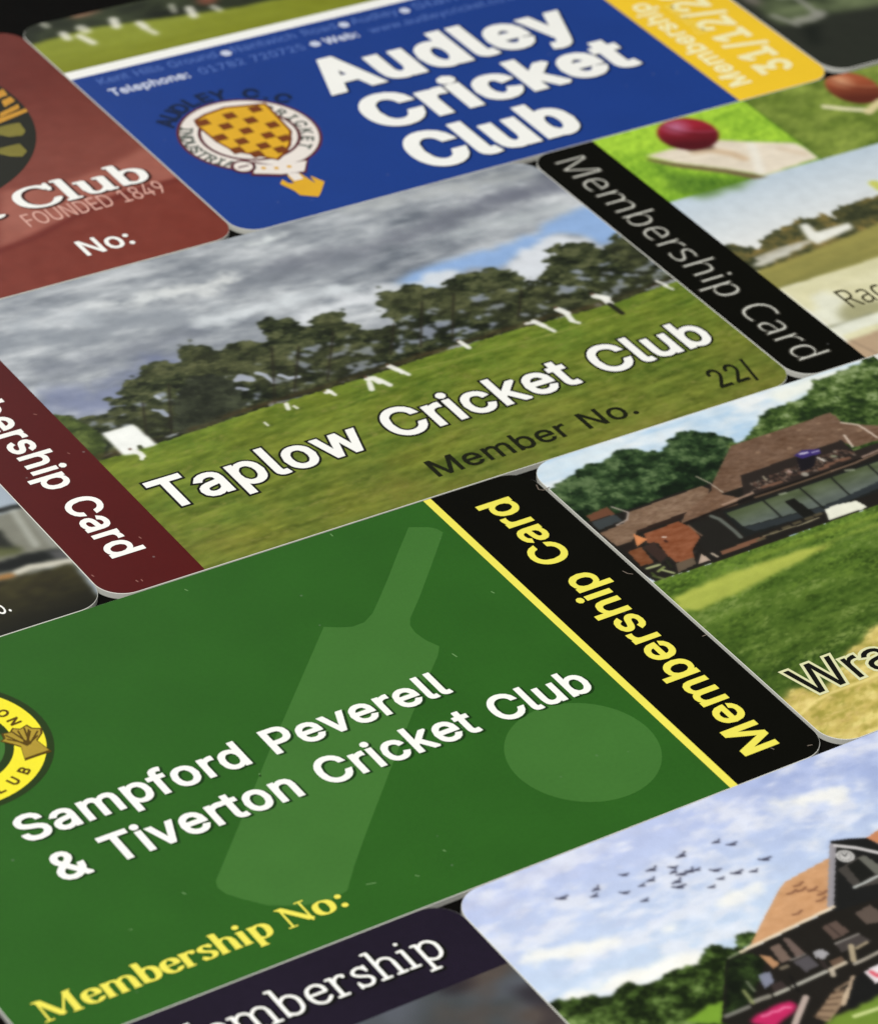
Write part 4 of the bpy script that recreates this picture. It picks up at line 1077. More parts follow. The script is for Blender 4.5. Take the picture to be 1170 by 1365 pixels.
# ================================================================ pavilion card, bottom right
c = card('pav', 'card with photo of birds in a cloudy sky above a dark pavilion with orange roof')
p = Picture(0, 56, 18, H, .125, 7)
X, Y = p.X, p.Y
p.names.append('sky_print')
n = p.noise(5, 2.4, 5, 0)
n2 = p.noise(2.2, 1.0, 3, 2)
up = np.clip((Y - 32) / 20, 0, 1)
p.img[:] = p.ramp((204, 224, 242), (188, 200, 236), up)
p.lay(np.clip((n * .7 + n2 * .4 - .48) * 3.2, 0, 1) * .62, (240, 241, 247))
p.lay(np.clip((X - 24) / 14, 0, 1) * up * np.clip((.62 - n) * 2.2, 0, 1) * .85, (158, 174, 218))
p.lay(np.clip((38 - X) / 30, 0, 1) * up * np.clip((p.noise(4, 1.5, 3) - .55) * 2, 0, 1) * .7, (198, 204, 230))
for pts, wd in (([(0.67,43.54),(3.03,43.44),(5.58,42.41),(8.61,42.04),(9.90,41.52)], 1.0), ([(6.34,42.32),(8.38,41.71),(9.38,41.36)], .9), ([(21.79,41.04),(24.24,41.44),(25.59,41.51)], 1.1),
                ([(7.36,36.74),(11.31,36.50),(14.95,35.77)], 1.6), ([(34.85,49.72),(37.92,49.00),(40.23,48.46)], 2.6), ([(14.57,40.46),(15.10,40.38)], 1.0), ([(2.09,37.33),(7.25,36.58),(14.83,35.60)], 2.2)):
    p.stroke(pts, wd * .8, (250, 249, 242), .85, 1.6, wob=.7)
foliage(p, [(-1.12,36.74),(0.11,37.37),(1.06,37.60),(2.66,37.00),(4.55,36.22),(7.49,35.99),(10.33,34.78),(12.60,35.40),(15.07,35.47),(16.14,36.48),(17.80,36.21),(19.04,35.02),(19.72,36.27),(21.59,36.72),(21.57,35.78),(19.28,34.76),(20.67,28.70),(14.74,20.91),(-4.52,32.33)],
        [(18, 28, 10), (34, 48, 18), (56, 78, 30), (92, 118, 56), (130, 154, 90)], rag=.6, dens=30, size=.28)
p.poly([(8.90,29.71),(11.89,30.43),(16.26,29.57),(16.25,28.44),(11.60,27.78)], (120, 160, 50), .15, rag=.3, label='grass_print')
def quad(pts, col, soft=.05, al=1, lab='pavilion_print', rag=0.0):
    return p.poly(pts, col, soft, al, rag=rag, ragscale=.6, label=lab)
quad([(16.95,34.36),(30.10,35.13),(36.77,34.81),(22.22,16.47),(17.04,19.55),(11.78,28.01)], (32, 29, 25))
rfm = quad([(19.14,34.72),(20.24,35.02),(22.43,36.59),(27.31,39.96),(28.08,40.35),(29.72,40.60),(34.00,41.10),(30.11,35.37)], (206, 156, 112))
p.tex(rfm, 7, .7, .35, 3, 0)
p.tex(rfm, 7, 5, 3, 2, 0)
for a, b in [(29.12,39.47),(27.90,38.90),(28.91,38.74),(29.85,38.24),(30.33,37.38),(29.66,36.72),(26.60,36.32)]:
    p.stroke([(a - .5, b), (a, b - .1), (a + .55, b + .1)], .26, (120, 80, 58), .8, .2)
p.stroke([(27.93,38.94),(28.91,38.74),(29.89,38.29),(30.42,37.38)], .14, (134, 92, 68), .7, .15)
quad([(35.46,42.76),(38.80,41.61),(39.16,39.88),(39.46,38.21),(36.10,33.97),(29.78,34.72),(29.62,35.65)], (28, 28, 27))
quad([(35.27,42.75),(35.76,42.34),(30.11,35.37),(29.43,35.52)], (152, 148, 154))
p.stroke([(35.57,42.20),(37.10,40.94),(39.22,38.47)], .42, (222, 218, 218), .95, .1)
quad([(38.80,41.61),(42.91,42.55),(39.94,38.81)], (204, 136, 96))
p.stroke([(35.59,42.82),(37.23,42.26),(38.73,41.52),(39.63,38.99)], .3, (28, 26, 26), .95, .1)
ck = p.stroke([(35.43,40.53),(35.46,40.51)], 1.75, (210, 208, 206), .95, .12, label='clock_print')
a, b = [(35.43,40.53)][0]
for k in range(12):
    q_ = math.radians(30 * k)
    p.stroke([(a + .58 * math.cos(q_), b + .58 * math.sin(q_))], .2, (110, 108, 106), .8, .1)
p.stroke([(a, b), (a + .35, b + .2)], .13, (50, 50, 50), .9, .08)
p.stroke([(a, b), (a - .05, b + .4)], .13, (50, 50, 50), .9, .08)
quad([(33.62,39.34),(36.99,39.88),(37.70,35.99),(37.30,35.48),(33.38,36.40)], (70, 66, 62))
quad([(34.69,39.34),(36.35,39.63),(36.30,37.05),(34.33,36.71)], (28, 28, 25))
quad([(36.35,39.63),(37.11,39.69),(37.66,36.51),(36.30,37.05)], (104, 104, 96))
p.stroke([(33.38,36.52),(37.87,36.76)], .28, (196, 200, 196), .95, .1)
p.stroke([(17.43,34.55),(18.98,34.70)], .3, (120, 130, 100), .9, .1)
p.stroke([(18.86,34.65),(30.08,35.33)], .34, (238, 220, 192), .95, .1)
foliage(p, [(16.95,34.13),(19.56,34.01),(19.90,32.64),(17.74,30.66),(15.67,28.78),(12.70,28.60)], [(16, 22, 12), (30, 42, 20), (56, 78, 34)], rag=.2, dens=20, size=.3)
parts_ = [([(23.29,34.31),(23.77,33.91),(23.81,31.59),(22.79,31.42)], (112, 95, 88)), ([(21.52,33.80),(22.56,33.79),(22.28,31.60),(21.14,31.57)], (122, 103, 92)),
          ([(20.09,33.46),(20.74,32.85),(20.96,31.55),(20.12,31.35)], (192, 144, 104)), ([(27.35,33.61),(29.01,33.72),(29.22,31.80),(27.23,31.65)], (97, 80, 72)),
          ([(31.16,33.61),(33.19,33.89),(33.42,31.15),(31.16,31.87)], (97, 84, 76)), ([(27.01,31.13),(29.70,31.17),(30.17,29.82),(26.82,30.00)], (72, 66, 64)),
          ([(22.20,31.22),(23.95,31.21),(23.92,29.62),(22.33,29.47)], (86, 82, 86)), ([(18.34,31.34),(19.58,31.20),(19.03,29.90),(17.79,29.59)], (132, 136, 156)),
          ([(24.56,31.32),(25.52,31.23),(25.74,30.40),(24.77,30.03),(24.30,30.54)], (172, 170, 174)), ([(25.12,29.59),(26.45,29.52),(26.30,28.66),(24.85,28.57)], (108, 86, 70)),
          ([(18.56,29.72),(19.74,29.71),(19.61,28.64),(18.19,28.55)], (60, 50, 48)), ([(24.54,30.63),(24.64,29.63),(24.37,28.62),(24.02,29.06)], (52, 44, 42))]
for pts, cc in parts_:
    quad(pts, cc, .06, .95)
p.stroke([(28.02,33.58),(28.09,31.86)], .18, (54, 44, 40), .8, .1)
p.stroke([(27.04,31.17),(29.72,31.15)], .22, (152, 146, 140), .9, .1)
p.stroke([(22.09,31.47),(23.23,31.39),(23.78,31.43)], .2, (140, 134, 130), .8, .1)
p.stroke([(20.71,31.00),(21.37,30.97)], .4, (140, 128, 108), .8, .15)
for pts, wd, cc in (([(28.10,30.20),(27.09,28.55)], .55, (188, 172, 142)), ([(29.68,29.87),(28.33,29.71)], .3, (176, 160, 132)), ([(20.17,28.54),(24.01,28.60)], .36, (204, 202, 190)),
                    ([(18.10,28.49),(19.63,28.51)], .36, (190, 188, 174)), ([(15.73,28.74),(17.54,28.59)], .5, (150, 146, 134)), ([(12.58,28.44),(15.14,28.41)], .4, (136, 134, 126)),
                    ([(26.86,28.10),(31.16,28.30)], .36, (180, 172, 158)), ([(24.43,28.59),(26.28,28.68)], .4, (214, 200, 176)), ([(24.61,28.60),(24.24,27.89)], .5, (200, 188, 168)),
                    ([(16.92,31.14),(16.79,29.83)], .25, (120, 128, 104)), ([(15.97,30.31),(15.72,28.63)], .35, (140, 146, 96)), ([(20.81,29.78),(20.19,27.84)], .3, (24, 22, 20)),
                    ([(23.18,26.19),(24.92,26.44)], .3, (132, 112, 92)), ([(24.30,25.65),(22.67,24.43)], .55, (218, 194, 164)), ([(25.65,26.71),(24.55,25.74)], .5, (196, 172, 146)),
                    ([(20.29,26.80),(18.15,25.16),(17.26,24.44)], .6, (204, 184, 174))):
    p.stroke(pts, wd, cc, .92, .12)
quad([(19.37,24.33),(22.76,26.09),(24.01,25.94),(22.43,24.34),(20.11,23.10)], (152, 127, 102))
for k in range(5):
    q0, q1, q2, q3 = [(22.52,26.00),(23.95,25.74),(19.43,24.41),(20.47,23.56)]
    f_ = k / 4
    p.stroke([(q0[0] + (q2[0] - q0[0]) * f_, q0[1] + (q2[1] - q0[1]) * f_), (q1[0] + (q3[0] - q1[0]) * f_, q1[1] + (q3[1] - q1[1]) * f_)], .2, (84, 66, 52), .85, .1)
quad([(13.97,26.72),(14.96,27.15),(17.76,27.32),(18.78,27.11),(18.98,26.37),(18.21,25.80),(16.81,25.50),(15.35,25.01)], (196, 40, 96), .08, lab='banner_print')
p.stroke([(15.36,26.80),(15.94,26.69),(16.53,26.79),(17.05,26.60),(17.81,26.72),(18.28,26.44)], .22, (246, 150, 186), .8, .15)
quad([(26.98,26.86),(29.46,26.93),(28.01,25.09),(26.87,25.07)], (232, 222, 226), .05, lab='sign_print')
p.stroke([(27.51,26.44),(27.67,25.76),(28.52,25.73)], .5, (216, 84, 100), .9, .15)
quad([(25.71,26.68),(26.92,26.78),(26.81,24.99),(28.85,24.83),(27.85,23.57),(22.83,23.31),(22.72,24.06)], (26, 26, 25))
p.poly([(21.06,23.44),(22.71,23.38),(27.97,23.73),(22.22,16.47),(16.46,19.89),(19.88,23.23)], (112, 140, 50), .08, rag=.15, label='grass_print')
p.stroke([(22.52,22.58),(26.31,22.17)], .4, (216, 226, 156), .9, .2)
# birds
for a, b in [(12.51,48.35),(11.85,47.65),(15.88,48.71),(14.48,46.61),(16.47,46.67),(18.55,48.03),(17.62,46.85),(15.49,44.81),(20.43,47.31),(20.12,46.76),(22.17,48.29),(20.59,46.11),(19.61,45.46),(19.35,44.75),(21.51,46.07),(22.18,45.93),(26.13,48.25),(23.64,44.97),(23.37,43.78),(21.95,43.25),(27.23,47.24),(25.22,43.69),(26.68,43.09),(28.64,43.94),(9.11,48.87)]:
    s = .5 + .35 * p.rng.random()
    th = p.rng.normal() * .35
    fl = p.rng.choice((-1, 1))
    pts = [(-.75, .28), (-.3, -.02), (.05, .05), (.75, .12)]
    pts = [(a + s * (fl * x * math.cos(th) - y * math.sin(th)), b + s * (fl * x * math.sin(th) + y * math.cos(th))) for x, y in pts]
    m_ = p.stroke(pts, .3 * s, (60, 62, 82), .8, .2)
    p.name('bird_print', np.maximum(m_, p.stroke([(a - .15, b + .02), (a + .12, b - .14)], .42 * s, (52, 52, 70), .9, .25)), True)
p.finish(c)

# ================================================================ dark purple card, bottom
c = card('dark', 'dark purple card with white serif lettering Membership at the bottom edge')
PURPLE = ink_mat('dark_purple_ink', (29, 21, 38), .2, 12, .4, wear=.12)
q = [(79.41,43.91),(85.22,43.99),(73.90,44.21)]
yb = sum(b for a, b in q) / 3
band(c, 'purple_band', 0, W, yb, H, PURPLE)
p = Picture(55, W, yb - 18, yb, .3, 3)
p.names.append('photo_print')
p.img[:] = p.ramp((70, 74, 76), (104, 108, 122), p.noise(8, 6, 3))
p.lay(np.clip((p.noise(6, 4, 3) - .5) * 2.5, 0, 1) * .8, (86, 74, 66))
p.lay(np.clip((p.noise(5, 4, 2) - .6) * 3, 0, 1) * .7, (40, 34, 40))
p.finish(c)
t = (67.78,47.66,0.0,13.72,3.86)  
letters(c, 'Membership', t, DARK_INK, font='serif', weight=34, wy=27, hserif=24, ref=(4, 10), hch='h', layer=3, grow=.1, shift=(.2, -.22), name='lettering_shadow')
letters(c, 'Membership', t, WHITE_INK, font='serif', weight=34, wy=27, hserif=24, ref=(4, 10), hch='h', layer=4)

# ================================================================ Rac... card
c = card('rac', 'card with black Membership Card strip and photos of a red ball on a bat')
q = [(9.60,53.56),(9.68,37.18),(9.25,0.23)]
xb = sum(a for a, b in q) / 3
band(c, 'black_strip', 0, xb, 0, H, BLACK_INK)
t = (2.34,51.48,-90.0,48.43,4.59)  
SILVER = ink_mat('silver_lettering_ink', (206, 206, 196), .05, 40)
HALO = ink_mat('grey_halo_ink', (74, 72, 64), .05, 40)
letters(c, 'Membership Card', t, HALO, font='humanist', weight=-19, grow=.2, hch='d', layer=3, name='lettering_halo')
letters(c, 'Membership Card', t, SILVER, font='humanist', weight=-19, hch='d', layer=4)
p = Picture(xb, 58, 0, H, .17, 9)
X, Y = p.X, p.Y
q = [(9.68,37.18),(32.20,38.35),(41.17,38.06)]
yb2 = sum(b for a, b in q) / 3
q = [(32.26,53.65),(32.20,38.35)]
xd = sum(a for a, b in q) / 2
p.names.append('sky_print')
sy = np.clip((yb2 - Y) / 22, 0, 1)
p.img[:] = p.ramp((196, 212, 226), (238, 238, 234), sy * 1.6)
# hills, field and sand
foliage(p, [(9.11,27.07),(10.50,26.74),(12.58,24.39),(14.90,26.02),(16.51,26.72),(20.07,27.01),(21.18,27.60),(24.17,27.25),(25.12,26.00),(25.70,27.63),(28.74,28.05),(33.13,27.80),(36.50,27.69),(28.86,18.04),(11.45,18.50),(8.41,22.43)], [(52, 56, 36), (78, 80, 50), (112, 102, 56), (140, 120, 68)], rag=.4, dens=12, size=.45)
p.stroke([(34.48,30.27),(34.56,29.05)], 1.6, (204, 206, 92), .9, .6)
p.stroke([(11.38,22.77),(14.96,23.18),(18.78,23.12)], .9, (202, 198, 184), .8, .6, label='houses_print')
p.poly([(20.18,26.58),(21.41,26.72),(21.18,24.37),(25.95,24.44),(25.69,23.23),(19.52,22.19),(19.28,23.63)], (242, 242, 232), .15, label='houses_print')
p.poly([(9.75,21.75),(11.53,22.69),(18.06,23.49),(17.93,22.43),(11.01,21.11)], (206, 204, 190), .25, rag=.3, label='houses_print')
fm = p.mask([(9.19,20.56),(10.45,20.66),(15.54,21.03),(24.04,21.98),(32.96,23.23),(27.26,16.02),(16.18,16.09),(9.77,16.26),(9.22,15.82)], .2)
p.lay(fm, p.ramp((170, 160, 86), (140, 136, 74), p.noise(12, 2, 3, 4)))
p.name('field_print', fm)
sm = p.mask([(9.61,16.34),(16.38,16.36),(27.79,16.69),(9.68,-6.18),(9.73,7.68)], .25)
p.lay(sm, p.ramp((214, 210, 166), (232, 228, 190), p.noise(8, 2, 3, 4)))
p.stroke([(13.11,11.66),(11.33,8.64),(11.67,7.39)], 3.2, (236, 238, 222), .8, 2, wob=.6)
p.poly([(13.29,9.77),(16.31,10.57),(17.02,8.94),(21.54,8.79),(18.69,5.20),(15.37,6.56),(12.06,6.49),(11.71,7.73)], (160, 158, 118), .5, .85, rag=.5)
p.stroke([(9.81,6.94),(12.25,6.74),(15.77,7.07)], .7, (126, 128, 100), .7, .9)
p.stroke([(9.19,5.85),(12.83,6.09),(17.13,6.01)], 1.9, (236, 238, 222), .9, .8)
p.poly([(9.61,3.88),(11.55,3.75),(14.72,4.05),(17.99,4.32),(13.54,-1.30),(8.94,-0.30)], (188, 162, 132), .25)
p.stroke([(10.22,3.56),(11.24,-0.11)], .3, (140, 120, 100), .6, .4)
p.name('sand_print', sm)
# bat and ball picture
m = p.mask([(xb - 1, yb2), (xd, yb2), (xd, H + 1), (xb - 1, H + 1)], .06)
gcol = p.ramp((120, 168, 44), (168, 212, 62), p.noise(6, 3, 3, 10) * .8 + np.clip((Y - 42) / 14, -.3, .5))
p.lay(m, gcol); p.name('lawn_print', m)
p.tex(m, 14, 1, .5, 3, 20, (1, 1, .4))
p.poly([(13.20,46.73),(14.18,45.46),(13.95,42.82),(19.45,38.91),(22.96,38.35),(19.00,36.79),(13.29,37.31),(11.27,39.86)], (84, 124, 38), .7, .85, rag=.5)
p.tex(m, 16, .8, .4, 3, 60, (1, 1, .4))
p.poly([(13.04,47.60),(15.61,45.15),(20.19,41.30),(23.13,38.27),(23.63,37.43),(21.83,37.73),(19.56,40.43),(14.99,44.27),(13.04,46.81)], (120, 104, 72), .15, label='bat_print')
bm = p.poly([(13.35,48.05),(16.25,48.21),(20.03,47.55),(23.66,47.26),(26.74,45.27),(31.68,42.52),(32.11,40.81),(32.11,38.32),(23.60,37.84),(20.19,41.30),(15.61,45.15)], (236, 224, 204), .12, label='bat_print')
p.tex(bm, 8, 6, .5, 3, -12)
p.stroke([(19.26,46.33),(21.13,45.81),(23.08,43.85),(23.68,42.36)], 1.3, (208, 178, 142), .75, 1.3)
p.stroke([(26.47,44.59),(25.33,42.14),(23.56,38.84)], 1.2, (244, 240, 228), .8, 1.0)
p.stroke([(29.26,42.21),(31.00,39.95)], 1.0, (220, 198, 170), .6, 1.2)
def ball(k, col, hi, lo):
    cx, cy = k[0]
    ax = (k[1][0] - cx, k[1][1] - cy)
    bx2 = (k[2][0] - cx, k[2][1] - cy)
    Mt = np.linalg.inv(np.array([[ax[0], bx2[0]], [ax[1], bx2[1]]]))
    U = Mt[0, 0] * (X - cx) + Mt[0, 1] * (Y - cy)
    V = Mt[1, 0] * (X - cx) + Mt[1, 1] * (Y - cy)
    r = np.hypot(U, V)
    bmk = np.clip((1.03 - r) / .1, 0, 1)
    p.lay(bmk, p.ramp(lo, col, .55 + V * .9 - U * .2))
    p.lay(bmk * np.clip(1 - np.hypot(U + .35, V - .42) / .6, 0, 1) * .85, hi)
    seam = np.exp(-((V - .05 - .35 * U * U + .25 * U) / .07) ** 2) * bmk
    p.lay(seam * .35, lo)
    p.lay(np.exp(-((V - .2 - .35 * U * U + .25 * U) / .05) ** 2) * bmk * .3, hi)
    p.name('ball_print', bmk, True)
p.stroke([(19.17,46.98),(21.56,46.40)], 1.0, (60, 40, 34), .7, 1)
ball([(21.02,50.17),(24.43,48.32),(23.12,53.55)], (158, 34, 50), (204, 132, 168), (84, 18, 26))
# ball and bails picture
m2 = p.mask([(xd, yb2), (80, yb2), (80, H + 1), (xd, H + 1)], .06)
p.lay(m2, p.ramp((96, 118, 42), (146, 164, 72), p.noise(4, 2, 4, 20)))
p.tex(m2, 14, 1.2, .6, 3, 30, (1, 1, .5))
p.name('lawn_print', m2)
p.stroke([(xd, yb2), (xd, H)], .25, (60, 90, 26), .7, .3)
ball([(46.77,50.41),(49.72,48.35),(48.60,54.01)], (170, 88, 56), (232, 176, 136), (96, 42, 28))
p.stroke([(40.53,48.18),(42.50,46.59),(45.11,44.91)], .9, (234, 228, 190), .95, .5, label='bails_print')
p.stroke([(44.70,44.69),(47.74,46.14),(49.55,45.69)], 1.2, (226, 212, 160), .95, .5, label='bails_print')
p.finish(c)
t = (14.68,9.09,0.0,1.87,3.84)  
RING = ink_mat('grey_brown_lettering_ink', (72, 68, 44), .1, 40)
letters(c, 'Rac', (t[0], t[1], t[2], t[3], t[4]), RING, font='humanist', weight=0, ref=(0, 1), layer=3)

# ================================================================ Audley card
c = card('audley', 'blue Audley Cricket Club card with round crest and yellow expiry strip on its right')
BLUE = ink_mat('blue_ink', (26, 62, 140), .07, 20, .4, wear=.1)
AMBER = ink_mat('amber_ink', (250, 206, 46), .05, 20, .4)
q = [(71.00,27.23),(70.37,0.67)]
xa = sum(a for a, b in q) / 2
q = [(-0.18,40.14),(6.69,39.91),(29.78,39.92),(50.63,39.58)]
y0 = sum(b for a, b in q) / 4
q = [(0.10,41.95),(7.60,41.54),(30.68,41.43)]
y1 = sum(b for a, b in q) / 3
band(c, 'blue_panel', 0, xa, 0, y0, BLUE)
band(c, 'amber_strip', xa, W, 0, H, AMBER)
band(c, 'white_line', 0, xa, y0, y1, WHITE_INK)
p = Picture(0, xa, y1, H, .22, 4)
X, Y = p.X, p.Y
p.names.append('trees_print')
p.img[:] = p.ramp((26, 30, 18), (62, 70, 46), p.noise(3, 1.6, 4))
q = [(0.32,49.69),(7.96,50.39),(20.49,48.31),(27.61,47.33),(35.70,47.04)]
gy_ = sum(b for a, b in q) / 5
hz = np.interp(X, [a for a, b in q], [b for a, b in q])
g = p.blur((Y < hz).astype(float), .2)
p.lay(g, p.ramp((124, 130, 26), (146, 156, 56), (Y - y1) / 6 * .5 + p.noise(12, 2, 2) * .5))
p.name('grass_print', g)
p.poly([(7.38,53.87),(8.61,55.00),(11.85,55.20),(11.61,54.02),(8.86,53.17)], (176, 122, 98), .5, .9, rag=.4)
p.poly([(23.42,50.62),(25.12,52.45),(27.35,51.84),(25.97,49.85),(24.31,49.76)], (140, 80, 62), .5, .9, rag=.4)
for k, wd, al in ((0, 1.3, .6), (1, 1.5, .9), (2, 1.9, .75), (3, 1.3, .95), (4, 1.6, .9), (5, 1.5, .95), (6, 1.1, .9), (7, 1.5, .9), (8, 1.1, .6), (9, 1.2, .7)):
    a, b = [(3.70,53.90),(3.82,52.99),(4.71,50.46),(4.65,49.22),(7.40,50.87),(7.52,49.97),(6.23,49.10),(6.87,46.90),(11.95,51.06),(11.44,49.38),(14.37,48.84),(14.49,47.93),(14.38,47.56),(14.87,45.83),(21.79,49.65),(21.31,47.71),(20.17,51.28),(19.73,49.75),(24.67,48.72),(24.94,47.72)][2 * k:2 * k + 2]
    p.name('cricketer_print', p.stroke([a, b], wd * .75, (238, 236, 222), al, .8), True)
p.finish(c)
BSH = ink_mat('navy_shadow_ink', (10, 26, 58), .05, 40)
for st, tt, hc in (('Audley', (26.07,23.43,0.0,37.41,8.03)  , 'A'),
                   ('Cricket', (26.95,13.45,0.0,38.36,7.55)  , 'k'),
                   ('Club', (26.87,2.99,0.0,22.86,7.96)  , 'l')):
    letters(c, st, tt, BSH, weight=44, wy=29, hch=hc, grow=.12, shift=(.14, -.16), layer=3, name='lettering_shadow')
    letters(c, st, tt, WHITE_INK, weight=44, wy=29, hch=hc, layer=4)
FAINT = ink_mat('pale_blue_lettering_ink', (88, 118, 190), .05, 40)
SOFTW = ink_mat('bluish_white_lettering_ink', (206, 214, 236), .04, 40)
ta = (2.68,37.27,0.0,16.06,1.53)  
hh = ta[4]
letters(c, 'Kent Hills Ground', ta, FAINT, weight=4, layer=3)
tb_ = (2.66,34.31,0.0,10.62,1.62)  
letters(c, 'Telephone:', tb_, SOFTW, weight=26, layer=3)
def small(st, a, b, base, mat, wt):
    letters(c, st, (a[0], base, 0, b[0] - a[0], hh), mat, weight=wt, hch='H' if st[0] not in 'w' else 'w', layer=3)
q = [(21.03,37.40),(35.73,37.42),(38.02,37.41),(44.78,37.26),(47.20,37.22),(65.95,36.89),(14.77,34.37),(29.46,34.42),(32.31,34.33),(37.19,34.14),(38.85,34.00),(61.48,33.36)]
b1, b2 = ta[1], tb_[1]
letters(c, 'Nantwich Road', (q[0][0], b1, 0, q[1][0] - q[0][0], hh), FAINT, weight=4, layer=3)
letters(c, 'Audley', (q[2][0], b1, 0, q[3][0] - q[2][0], hh), FAINT, weight=4, layer=3)
letters(c, 'Staffordshire', (q[4][0], b1, 0, q[5][0] - q[4][0], hh), FAINT, weight=4, layer=3)
letters(c, '01782 720725', (q[6][0], b2, 0, q[7][0] - q[6][0], hh), FAINT, weight=6, layer=3)
letters(c, 'Web:', (q[8][0], b2, 0, q[9][0] - q[8][0], hh), SOFTW, weight=26, layer=3)
letters(c, 'www.audleycricket.co.uk', (q[10][0], b2, 0, q[11][0] - q[10][0], hh * .72), FAINT, weight=4, hch='w', layer=3)
for a, b in [(20.03,37.67),(36.89,37.74),(45.80,37.66),(31.07,35.03)]:
    region(c, 'diamond', [[(a + .75 * math.cos(t_ * math.pi / 3), b + .75 * math.sin(t_ * math.pi / 3)) for t_ in range(6)]], SOFTW, 3)
# yellow strip wording
PALEY = ink_mat('pale_yellow_lettering_ink', (254, 246, 190), .03, 40)
FAINTY = ink_mat('faint_yellow_lettering_ink', (252, 222, 96), .03, 40)
t = (74.89,3.16,90.0,23.23,3.13)  
letters(c, 'Membership', t, PALEY, weight=24, layer=3)
t5 = (82.27,3.85,90.0,15.34,5.09)  
letters(c, '31/12/20', t5, PALEY, weight=26, ref=(0, 5), layer=3)
t6 = (77.61,16.25,90.0,8.33,1.56)  
letters(c, 'Expires', t6, FAINTY, weight=14, layer=3)
# crest
k = [(4.95,23.56),(19.80,14.86),(17.17,27.47),(7.54,11.18)]
kx, ky = (k[0][0] + k[1][0] + k[2][0] + k[3][0]) / 4, (k[0][1] + k[1][1] + k[2][1] + k[3][1]) / 4
k = [(5.08,23.56),(19.62,14.65),(15.29,27.98),(9.21,10.45),(9.62,26.70),(21.64,22.06)]
kx, ky, kr = circle3(k[0], k[1], k[2])
k2 = circle3(k[0], k[1], k[3])
kx, ky, kr = (kx + k2[0]) / 2, (ky + k2[1]) / 2, (kr + k2[2]) / 2
CM = ink_mat('crest_maroon_ink', (96, 38, 48), .06, 40)
CW = ink_mat('crest_white_ink', (240, 232, 224), .04, 40)
CY = ink_mat('crest_yellow_amber_ink', (228, 176, 44), .06, 40)
CB = ink_mat('crest_brown_ink', (122, 62, 22), .08, 40)
CK = ink_mat('navy_lettering_ink', (16, 34, 70), .05, 40)
CG = ink_mat('grey_green_lettering_ink', (92, 100, 92), .05, 40)
region(c, 'crest_rim', [disc(kx, ky, kr)], CM, 2)
region(c, 'crest_ring', [disc(kx, ky, kr * .955)], CW, 3)
region(c, 'crest_ring_line', ring(kx, ky, kr * .66, kr * .71), CM, 4)
kn = [(8.45,24.68),(10.20,25.42),(13.01,25.85),(17.65,24.61),(17.54,23.04),(17.04,17.89),(15.31,15.19),(13.59,13.69),(12.33,12.95),(10.97,14.59),(8.92,16.78),(8.25,19.45),(8.14,23.44)]
nx_, ny_ = sum(a for a, b in kn) / len(kn), sum(b for a, b in kn) / len(kn)
region(c, 'knot_outline', [[(nx_ + (a - nx_) * 1.07, ny_ + (b - ny_) * 1.07) for a, b in kn]], CB, 4.6)
region(c, 'knot_field', [kn], CY, 5)
for a, b in [(8.98,24.02),(12.58,24.06),(16.12,24.14),(10.91,22.09),(14.26,22.04),(16.02,19.98),(9.01,20.06),(12.51,20.11),(14.27,18.07),(15.65,16.60),(10.77,18.21),(12.52,16.17),(13.88,14.52),(9.23,16.62),(10.83,14.86)]:
    mh, mv = .74, .7
    region(c, 'lattice_square', [[(a - mh, b - mv), (a + mh, b - mv), (a + mh, b + mv), (a - mh, b + mv)]], CB, 6)
an = lambda q_: math.degrees(math.atan2(q_[1] - ky, q_[0] - kx))
A = [an(q_) for q_ in [(4.57,26.38),(21.48,25.79)]]
arc_letters(c, 'AUDLEY C.C', kx, ky, kr * 1.22, A[0] % 360, A[1] % 360, 3.0, CK, 38, 3)
A = [an(q_) % 360 for q_ in [(6.36,23.52),(6.52,13.89),(18.38,24.45),(18.02,12.87)]]
a_ = A[1] if A[1] > A[0] else A[1] + 360
arc_letters(c, 'INDUSTRIA', kx, ky, kr * .83, A[0], a_, 2.0, CG, 30, 4, flip=True)
a_ = A[3] if A[3] < A[2] else A[3] - 360
arc_letters(c, 'CRICKET', kx, ky, kr * .83, A[2], a_, 2.0, CG, 30, 4)
rb = [(9.44,13.03),(11.29,11.72),(15.21,10.95),(13.71,8.98),(11.00,9.56),(8.21,11.13)]
region(c, 'crest_scroll', [[(a, b) for a, b in [(9.47,13.59),(11.75,11.30),(15.71,11.28),(13.76,8.57),(10.66,9.15),(7.64,10.84)]]], CM, 6)
region(c, 'crest_scroll', [rb], CW, 7)
for j, (a, b) in enumerate([(9.84,11.67),(11.17,11.01),(12.68,10.65)]):
    region(c, 'scroll_mark', [disc(a, b, .32, 8)], CY, 8)
a, b = [(7.91,13.01)][0]
region(c, 'crest_badge', [disc(a, b, 1.5, 24)], CM, 7)
region(c, 'crest_badge', [disc(a, b, 1.1, 24)], CW, 8)
region(c, 'crest_badge', [[(a - .7, b - .15), (a + .7, b - .15), (a + .7, b + .15), (a - .7, b + .15)]], CM, 9)
region(c, 'crest_tail', [[(11.40,9.36),(12.98,8.96),(13.45,6.05),(13.79,7.79),(14.56,5.87),(12.83,3.88),(12.16,3.27),(10.47,4.49),(10.38,5.67),(9.70,7.72),(10.46,8.48),(10.64,7.44),(11.27,7.13)]], CY, 6)
region(c, 'crest_tail', [[(11.64,9.43),(12.90,9.00),(12.73,7.55),(11.53,7.57)]], CW, 7)

